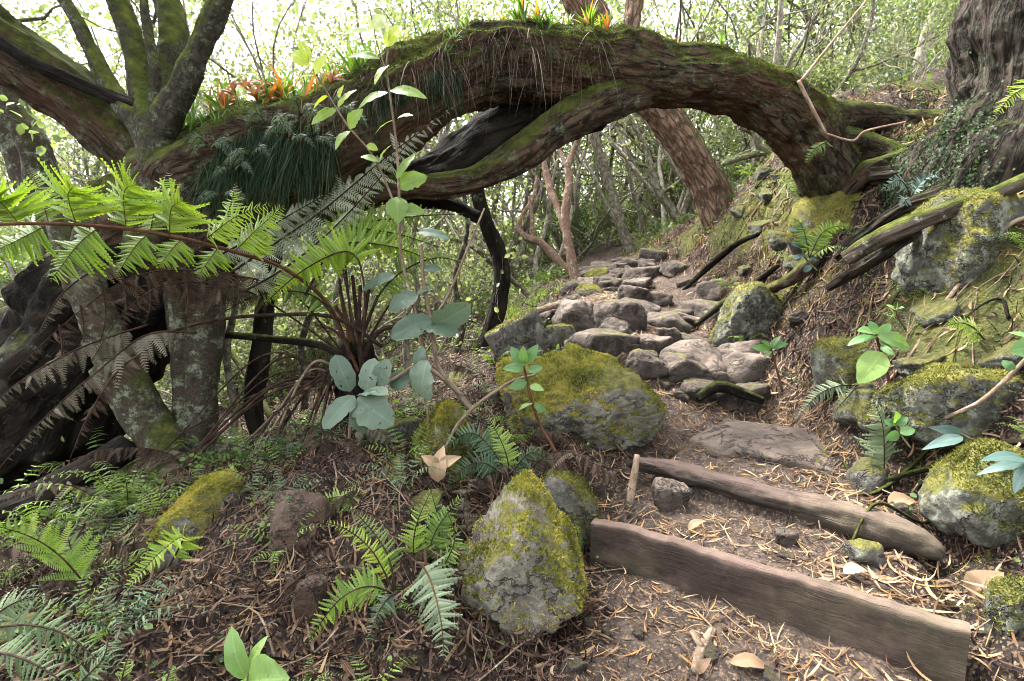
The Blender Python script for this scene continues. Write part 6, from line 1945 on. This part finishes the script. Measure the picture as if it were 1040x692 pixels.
def grow(r, mb, base, dr, L, rad, level, tips, maxlev, wander=0.25, up=0.15, kids=(3, 5), seg=(10, 7, 5, 4)):
    n = 6
    p = [np.array(base, float)]
    d = unit(np.array(dr, float))
    for k in range(n):
        d = unit(d + wander * r.normal(size=3) * 0.6 + np.array([0, 0, up * 0.4]))
        p.append(p[-1] + d * L / n)
    p = np.array(p)
    tp = 0.45 if level == 0 else 0.3
    rr = rad * (1 - (1 - tp) * np.linspace(0, 1, n + 1))
    tube(mb, np.column_stack([p, rr]), seg=seg[min(level, 3)], rings=(26, 12, 8, 6)[min(level, 3)], lump=0.12 if level < 2 else 0, seed=int(r.integers(999)))
    if level >= maxlev:
        for t in np.linspace(0.25, 1.0, 5):
            q = t * n
            i = min(int(q), n - 1)
            tips.append(p[i] + (p[i + 1] - p[i]) * (q - i))
        return
    m = int(r.integers(kids[0], kids[1] + 1))
    for k in range(m):
        t = r.uniform(0.45, 1.0) if level == 0 else r.uniform(0.3, 1.0)
        if k == 0:
            t = 1.0
        q = t * n
        i = min(int(q), n - 1)
        b = p[i] + (p[i + 1] - p[i]) * (q - i)
        dd = unit(unit(p[i + 1] - p[i]) * 0.6 + r.normal(size=3) * 0.65 + np.array([0, 0, up]))
        grow(r, mb, b, dd, L * r.uniform(0.5, 0.72), rr[i] * 0.62, level + 1, tips, maxlev, wander, up, kids, seg)


def make_tree(seed, name, label, cat, group, height, rad, stems, leaves, lsize, fol, bark, maxlev=3, spread=0.14, lean=0.15, kids=(3, 5), wander=0.22, up=0.15, aspect=0.36):
    r = np.random.default_rng(seed)
    root = empty(name, (0, 0, 0), label, cat, group)
    mb, tips = MB(), []
    for k in range(stems):
        a = r.uniform(0, 6.28)
        ln = lean if stems == 1 else lean + 0.25
        dr = (math.cos(a) * ln, math.sin(a) * ln, 1)
        off = 0.0 if stems == 1 else 0.06
        grow(r, mb, (math.cos(a) * off, math.sin(a) * off, -0.08), dr, height * 0.5 * r.uniform(0.8, 1.1), rad * r.uniform(0.7, 1.0), 0, tips, maxlev, wander, up, kids)
    mb.build('trunk', bark, root)
    tips = np.array(tips)
    hold = tips[r.permutation(len(tips))[: max(6, int(len(tips) * 0.42))]] if leaves > 1000 else tips
    c = hold[r.integers(len(hold), size=leaves)]
    cl = r.normal(size=(len(tips), 3)) * 0.0
    c = c + r.normal(size=(leaves, 3)) * spread * np.array([1, 1, 0.7])
    V, Q, rn = leafcloud(c, r.uniform(*lsize, leaves), r, 0.7, aspect, np.clip(0.45 + 0.3 * fbm(c * 1.5 + seed, 2, seed) + 0.2 * r.normal(size=leaves), 0, 1))
    if leaves:
        MB().add(V, Q, rnd=rn).build('crown', fol, root)
    return root


TREES = [
    make_tree(1, 'forest_tree', 'slender grey tree with small leaves among the trunks of the wood', 'tree', 'slender trees of the wood', 6.5, 0.075, 1, 1500, (0.05, 0.09), FOL[0], B_GREY),
    make_tree(2, 'forest_tree', 'slender grey tree with small leaves among the trunks of the wood', 'tree', 'slender trees of the wood', 7.5, 0.09, 1, 1600, (0.05, 0.09), FOL[1], B_GREY, lean=0.3),
    make_tree(3, 'forest_tree', 'slender grey tree with small leaves among the trunks of the wood', 'tree', 'slender trees of the wood', 7.0, 0.06, 2, 1500, (0.045, 0.085), FOL[0], B_PALE),
    make_tree(4, 'forest_tree', 'slender grey tree with small leaves among the trunks of the wood', 'tree', 'slender trees of the wood', 6.0, 0.07, 1, 1400, (0.05, 0.08), FOL[2], B_GREY, wander=0.4),
    make_tree(5, 'forest_tree', 'slender grey tree with small leaves among the trunks of the wood', 'tree', 'slender trees of the wood', 8.0, 0.10, 1, 1600, (0.05, 0.09), FOL[1], B_PALE, lean=0.2, wander=0.3),
]
BUSHES = [
    make_tree(11, 'forest_shrub', 'leafy green understorey shrub beneath the slender trees', 'shrub', 'understorey shrubs of the wood', 1.9, 0.020, 5, 2600, (0.035, 0.075), FOL[0], B_GREY, 2, 0.12),
    make_tree(12, 'forest_shrub', 'leafy green understorey shrub beneath the slender trees', 'shrub', 'understorey shrubs of the wood', 2.4, 0.022, 5, 2800, (0.035, 0.075), FOL[2], B_GREY, 2, 0.13),
    make_tree(13, 'forest_shrub', 'leafy green understorey shrub beneath the slender trees', 'shrub', 'understorey shrubs of the wood', 1.5, 0.016, 6, 2400, (0.03, 0.07), FOL[1], B_PALE, 2, 0.11),
    make_tree(14, 'bare_shrub', 'twiggy half-bare shrub of pale thin stems in the understorey', 'shrub', 'twiggy shrubs of the understorey', 2.6, 0.014, 7, 700, (0.03, 0.06), FOL[0], B_PALE, 2, 0.14, wander=0.5),
    make_tree(15, 'bare_shrub', 'twiggy half-bare shrub of pale thin stems in the understorey', 'shrub', 'twiggy shrubs of the understorey', 2.2, 0.012, 7, 500, (0.03, 0.06), FOL[1], TWIG, 2, 0.14, wander=0.6),
]


FIRST = {}


def place(protos, spots, smin, smax, tilt=0.08):
    first = FIRST.setdefault(id(protos), {})
    for x, y, k in spots:
        s = RNG.uniform(smin, smax)
        loc = (x, y, ground(x, y) - 0.03)
        sx = (s * RNG.uniform(0.9, 1.1), s * RNG.uniform(0.9, 1.1), s * RNG.uniform(0.9, 1.15))
        if k not in first:
            first[k] = 1
            o = protos[k]
            o.location = loc
            o.scale = sx
            o.rotation_euler = (0, 0, RNG.uniform(0, 6.28))
        else:
            copy_thing(protos[k], loc, RNG.uniform(0, 6.28), tilt=(RNG.normal() * tilt, RNG.normal() * tilt), sxyz=sx)


def spots(n, y0, y1, wide, clear, sep, kinds, extra=None, seed=0):
    r = np.random.default_rng(seed)
    out = []
    tries = 0
    while len(out) < n and tries < 40000:
        tries += 1
        y = y0 + (y1 - y0) * r.random() ** 0.8
        x = r.uniform(-wide, wide) * y
        if abs(x - np.interp(y, TRY, TRX)) < np.interp(y, TRY, TRW) + clear:
            continue
        if extra is not None and not extra(x, y):
            continue
        if any((x - a) ** 2 + (y - b) ** 2 < sep**2 for a, b, _ in out):
            continue
        out.append((x, y, int(r.choice(kinds))))
    return out


def not_hero(x, y):
    # keep the framed view under the arch and the upper bank open
    u = 520 + 520 * x / max(y, 0.1)
    return not (500 < u < 830 and y < 8.8) and not (u > 830 and y < 5.5)


POLES = [
    make_tree(21, 'bare_tree', 'thin bare leaning trunk with a few twigs among the trees beyond the arch', 'tree', 'thin bare trunks of the wood', 6.5, 0.060, 1, 350, (0.05, 0.09), FOL[0], B_GREY, 2, lean=0.35, wander=0.35),
    make_tree(22, 'bare_tree', 'thin bare leaning trunk with a few twigs among the trees beyond the arch', 'tree', 'thin bare trunks of the wood', 7.5, 0.072, 1, 400, (0.05, 0.09), FOL[1], B_GREY, 2, lean=0.2, wander=0.3),
    make_tree(23, 'bare_tree', 'thin bare leaning trunk with a few twigs among the trees beyond the arch', 'tree', 'thin bare trunks of the wood', 6.0, 0.052, 2, 350, (0.05, 0.09), FOL[0], B_PALE, 2, lean=0.3, wander=0.4),
    make_tree(24, 'bare_tree', 'thin bare leaning trunk with a few twigs among the trees beyond the arch', 'tree', 'thin bare trunks of the wood', 7.0, 0.064, 1, 350, (0.05, 0.09), FOL[2], B_GREY, 3, lean=0.35, wander=0.42)]


def place_extra():
    place(TREES, spots(14, 6.6, 10.0, 1.0, 0.7, 0.55, range(5), lambda x, y: x < -0.14 * y, 15), 0.7, 1.05)
    place(POLES, spots(175, 7.6, 19, 1.0, 0.25, 0.4, range(4), lambda x, y: not (560 < 520 + 520 * x / y < 740 and y < 8.8) and not (x > 0.6 * y and y < 8), 8), 0.8, 1.3, 0.18)
    place(POLES, spots(34, 8.8, 15, 1.0, -5, 0.35, [0, 1, 2, 2], lambda x, y: 500 < 520 + 520 * x / y < 860, 18), 0.8, 1.2, 0.2)
    # unseen trees of the same wood, added round the viewer to shade the foreground
    for k, (x, y) in enumerate([(-4.0, -1.4), (-5.4, 1.6), (-2.2, -3.0), (1.2, -3.4), (3.4, -2.2), (4.8, 0.4), (-5.6, -2.6), (0.0, -5.6), (5.8, 2.6), (-6.4, 0.6), (3.0, -5.0)]):
        place(TREES, [(x, y, k % 5)], 1.0, 1.3)


place(TREES, spots(58, 5.6, 24, 1.08, 0.7, 0.75, range(5), not_hero, 5), 0.75, 1.25)
place(BUSHES, spots(135, 4.4, 20, 1.05, 0.45, 0.55, [0, 0, 1, 1, 2, 2, 3, 4], lambda x, y: not (445 < 520 + 520 * x / y < 850 and y < 8.6) and not (x > 0 and y < 5.5), 6), 0.6, 1.2)
place(BUSHES, spots(34, 4.5, 7.8, 0.65, 0.6, 0.35, [3, 4, 3, 4, 0, 2], lambda x, y: -0.65 * y < x < -0.13 * y, 7), 0.6, 1.0)
place_extra()

# unseen crowns added above the two near trees to darken what lies below
def crown(owner, pts, spread, n, fol, seed):
    r = np.random.default_rng(seed)
    o = bpy.data.objects[owner]
    mb, tips = MB(), []
    for b, dr, L, rad in pts:
        grow(r, mb, b, dr, L, rad, 1, tips, 3, 0.3, 0.15, (3, 5))
    mb.build('branch', B_GREY, o)
    tips = np.array(tips)
    c = tips[r.integers(len(tips), size=n)] + r.normal(size=(n, 3)) * spread
    u, v, d = project(c)
    c = c[(v < -6) | (d < 0)]
    n = len(c)
    V, Q, rn = leafcloud(c, r.uniform(0.05, 0.09, n), r, 0.7, 0.36)
    MB().add(V, Q, rnd=rn).build('crown', fol, o)


def top(u, v, d):
    return P(u, v, d)


crown('forked_tree', [(top(45, -45, 2.7), (-0.5, 0.1, 1), 1.5, 0.03), (top(95, -45, 2.8), (-0.1, 0.4, 1), 1.6, 0.04), (top(160, -45, 3.0), (0.1, 0.5, 1), 1.6, 0.05), (top(240, -42, 2.5), (0.3, -0.2, 1), 1.4, 0.035), (top(144, -28, 2.66), (0, -0.3, 1), 1.2, 0.02)], 0.17, 8500, FOL[2], 31)
crown('big_tree', [(top(1062, -78, 2.8), (-0.5, -0.2, 1), 2.0, 0.12), (top(1062, -78, 2.8), (0.3, 0.3, 1), 2.0, 0.12), (top(1062, -78, 2.8), (-0.2, 0.6, 1), 1.9, 0.1)], 0.2, 6500, FOL[2], 32)

# the far wood that reads as one mass
r = np.random.default_rng(99)
n = 24000
th = r.uniform(-1.05, 1.05, n)
R = r.uniform(23, 34, n)
x, y = R * np.sin(th), R * np.cos(th)
g = base_h(x, y)
hh = 8.0 * r.random(n) ** 1.5
cl = fbm(np.stack([x * 0.35, y * 0.35, hh * 0.5], -1), 3, 77)
k = cl + 0.45 - hh * 0.07 > 0
c = np.stack([x, y, g + hh], -1)[k]
V, Q, rn = leafcloud(c, r.uniform(0.24, 0.42, len(c)), r, 0.5)
tag(MB().add(V, Q, rnd=np.clip(rn, 0, 1)).build('far_foliage', FOL[0]), 'pale green foliage of the far wood behind the trunks', 'foliage', kind='stuff')
# ------------------------------------------------------------------ thin mist under the trees
def haze():
    x0, x1, y0, y1, z0, z1 = -96, 96, -14, 126, -9.0, 24.0
    V = np.array([(x, y, z) for x in (x0, x1) for y in (y0, y1) for z in (z0, z1)], float)
    Q = np.array([(0, 1, 3, 2), (4, 6, 7, 5), (0, 4, 5, 1), (2, 3, 7, 6), (0, 2, 6, 4), (1, 5, 7, 3)])
    m = bpy.data.materials.new('mist')
    m.use_nodes = True
    t = m.node_tree
    t.nodes.clear()
    o = t.nodes.new('ShaderNodeOutputMaterial')
    v = t.nodes.new('ShaderNodeVolumePrincipled')
    v.inputs['Color'].default_value = (0.95, 0.97, 0.93, 1)
    v.inputs['Density'].default_value = HAZE
    t.links.new(v.outputs[0], o.inputs['Volume'])
    h = MB().add(V, Q).build('haze', m, flat=True)
    h['kind'] = 'stuff'
    h['label'] = 'thin pale mist filling the wood between the trunks'


if HAZE > 0:
    haze()
# ------------------------------------------------------------------ labels of the copies: say how each looks and where it stands
FORM = {}
for i, form in enumerate(('slender grey small-leaved tree', 'tall leaning grey small-leaved tree', 'pale two-stemmed small-leaved tree', 'crooked grey deep-green tree', 'tall pale olive-leaved tree')):
    FORM[TREES[i].children[0].data.name] = form
for i, form in enumerate(('fresh green leafy shrub', 'tall deep-green leafy shrub', 'low olive-leaved shrub', 'pale twiggy shrub', 'brown twiggy shrub')):
    FORM[BUSHES[i].children[0].data.name] = form
for i, form in enumerate(('thin nearly bare trunk', 'tall thin nearly bare trunk', 'pale nearly bare double trunk', 'thin crooked nearly bare trunk')):
    FORM[POLES[i].children[0].data.name] = form


def stands(x, y, z):
    u, v, d = (float(q[0]) for q in project(np.array([[x, y, z]])))
    if d < 1.0 or u < -80 or u > 1120:
        return 'standing unseen outside the framed view'
    far = 'close behind' if d < 7 else ('well behind' if d < 12 else 'far behind')
    if u < 215:
        return far + ' the forked tree and the leaning trunk'
    if u < 345:
        return far + ' the hanging fern tufts of the arch'
    if u < 500:
        return far + ' the tree fern and the slim black trunk'
    if u < 640:
        return far + ' the reddish tree under the arch'
    if u < 830:
        return far + ' the thick leaning red-brown trunk'
    return far + ' the foot of the arch on the rising bank'


def spot(x, y, z):
    u, v, d = (float(q[0]) for q in project(np.array([[x, y, z]])))
    s = float(side_of(np.array([x]), np.array([y]))[0])
    if s > 0:
        if y > 4.2:
            return 'on the upper bank behind the foot of the arch'
        return 'on the earth bank above the flat stone slab' if y > 2.4 else 'on the earth bank beside the wooden steps'
    if y > 5:
        return 'on the wooded slope beyond the slim black trunk'
    if u < 230:
        return 'in the dark hollow by the lichen-spotted trunks' if y > 1.9 else 'in the litter before the yellow moss rock'
    if y > 2.9:
        return 'in the undergrowth behind the tree fern'
    return 'in the litter under the tree fern' if u < 400 else 'beside the big mossy boulder'


for o in list(COL.objects):
    if o.parent is not None or 'label' not in o:
        continue
    n = o.name.split('.')[0]
    x, y, z = o.location
    if n in ('forest_tree', 'forest_shrub', 'bare_shrub', 'bare_tree') and o.children:
        o['label'] = FORM[o.children[0].data.name] + ' ' + stands(x, y, z)
    elif n == 'small_fern':
        dark = any(m and m.name == 'fern_dark' for c in o.children[:1] for m in c.data.materials)
        o['label'] = ('small dark green fern ' if dark else 'small fresh green fern ') + spot(x, y, z)
    elif n == 'dead_frond':
        grey = any(m and m.name == 'fern_withered' for c in o.children[:1] for m in c.data.materials)
        o['label'] = ('withered greyish fern frond lying ' if grey else 'dead brown fern frond lying ') + spot(x, y, z)
    elif n == 'loose_stone' and o.get('group') == 'loose stones of the upper trail':
        o['label'] = ('loose grey stone on the trail just above the ledge stone' if y < 3.9 else ('loose grey stone on the trail beside the round bank boulder' if y < 5 else 'loose grey stone far up the trail by the reddish tree'))
    elif n == 'bedded_rock':
        o['label'] = ('worn slab bedded in the trail just above the flat stone' if y < 3.9 else ('worn slab bedded in the trail beside the round bank boulder' if y < 5 else 'worn slab bedded far up the trail by the reddish tree'))
    elif n == 'strap_fern':
        u = float(project(np.array([[x, y, z]]))[0][0])
        o['label'] = 'tuft of strap-shaped green leaves on the ' + ('left shoulder of the arch beside the orange tufts' if u < 345 else ('crest of the arch beside the climbing shrub' if u < 470 else ('crest of the arch above the root fringes' if u < 625 else 'mossy right shoulder of the arch')))
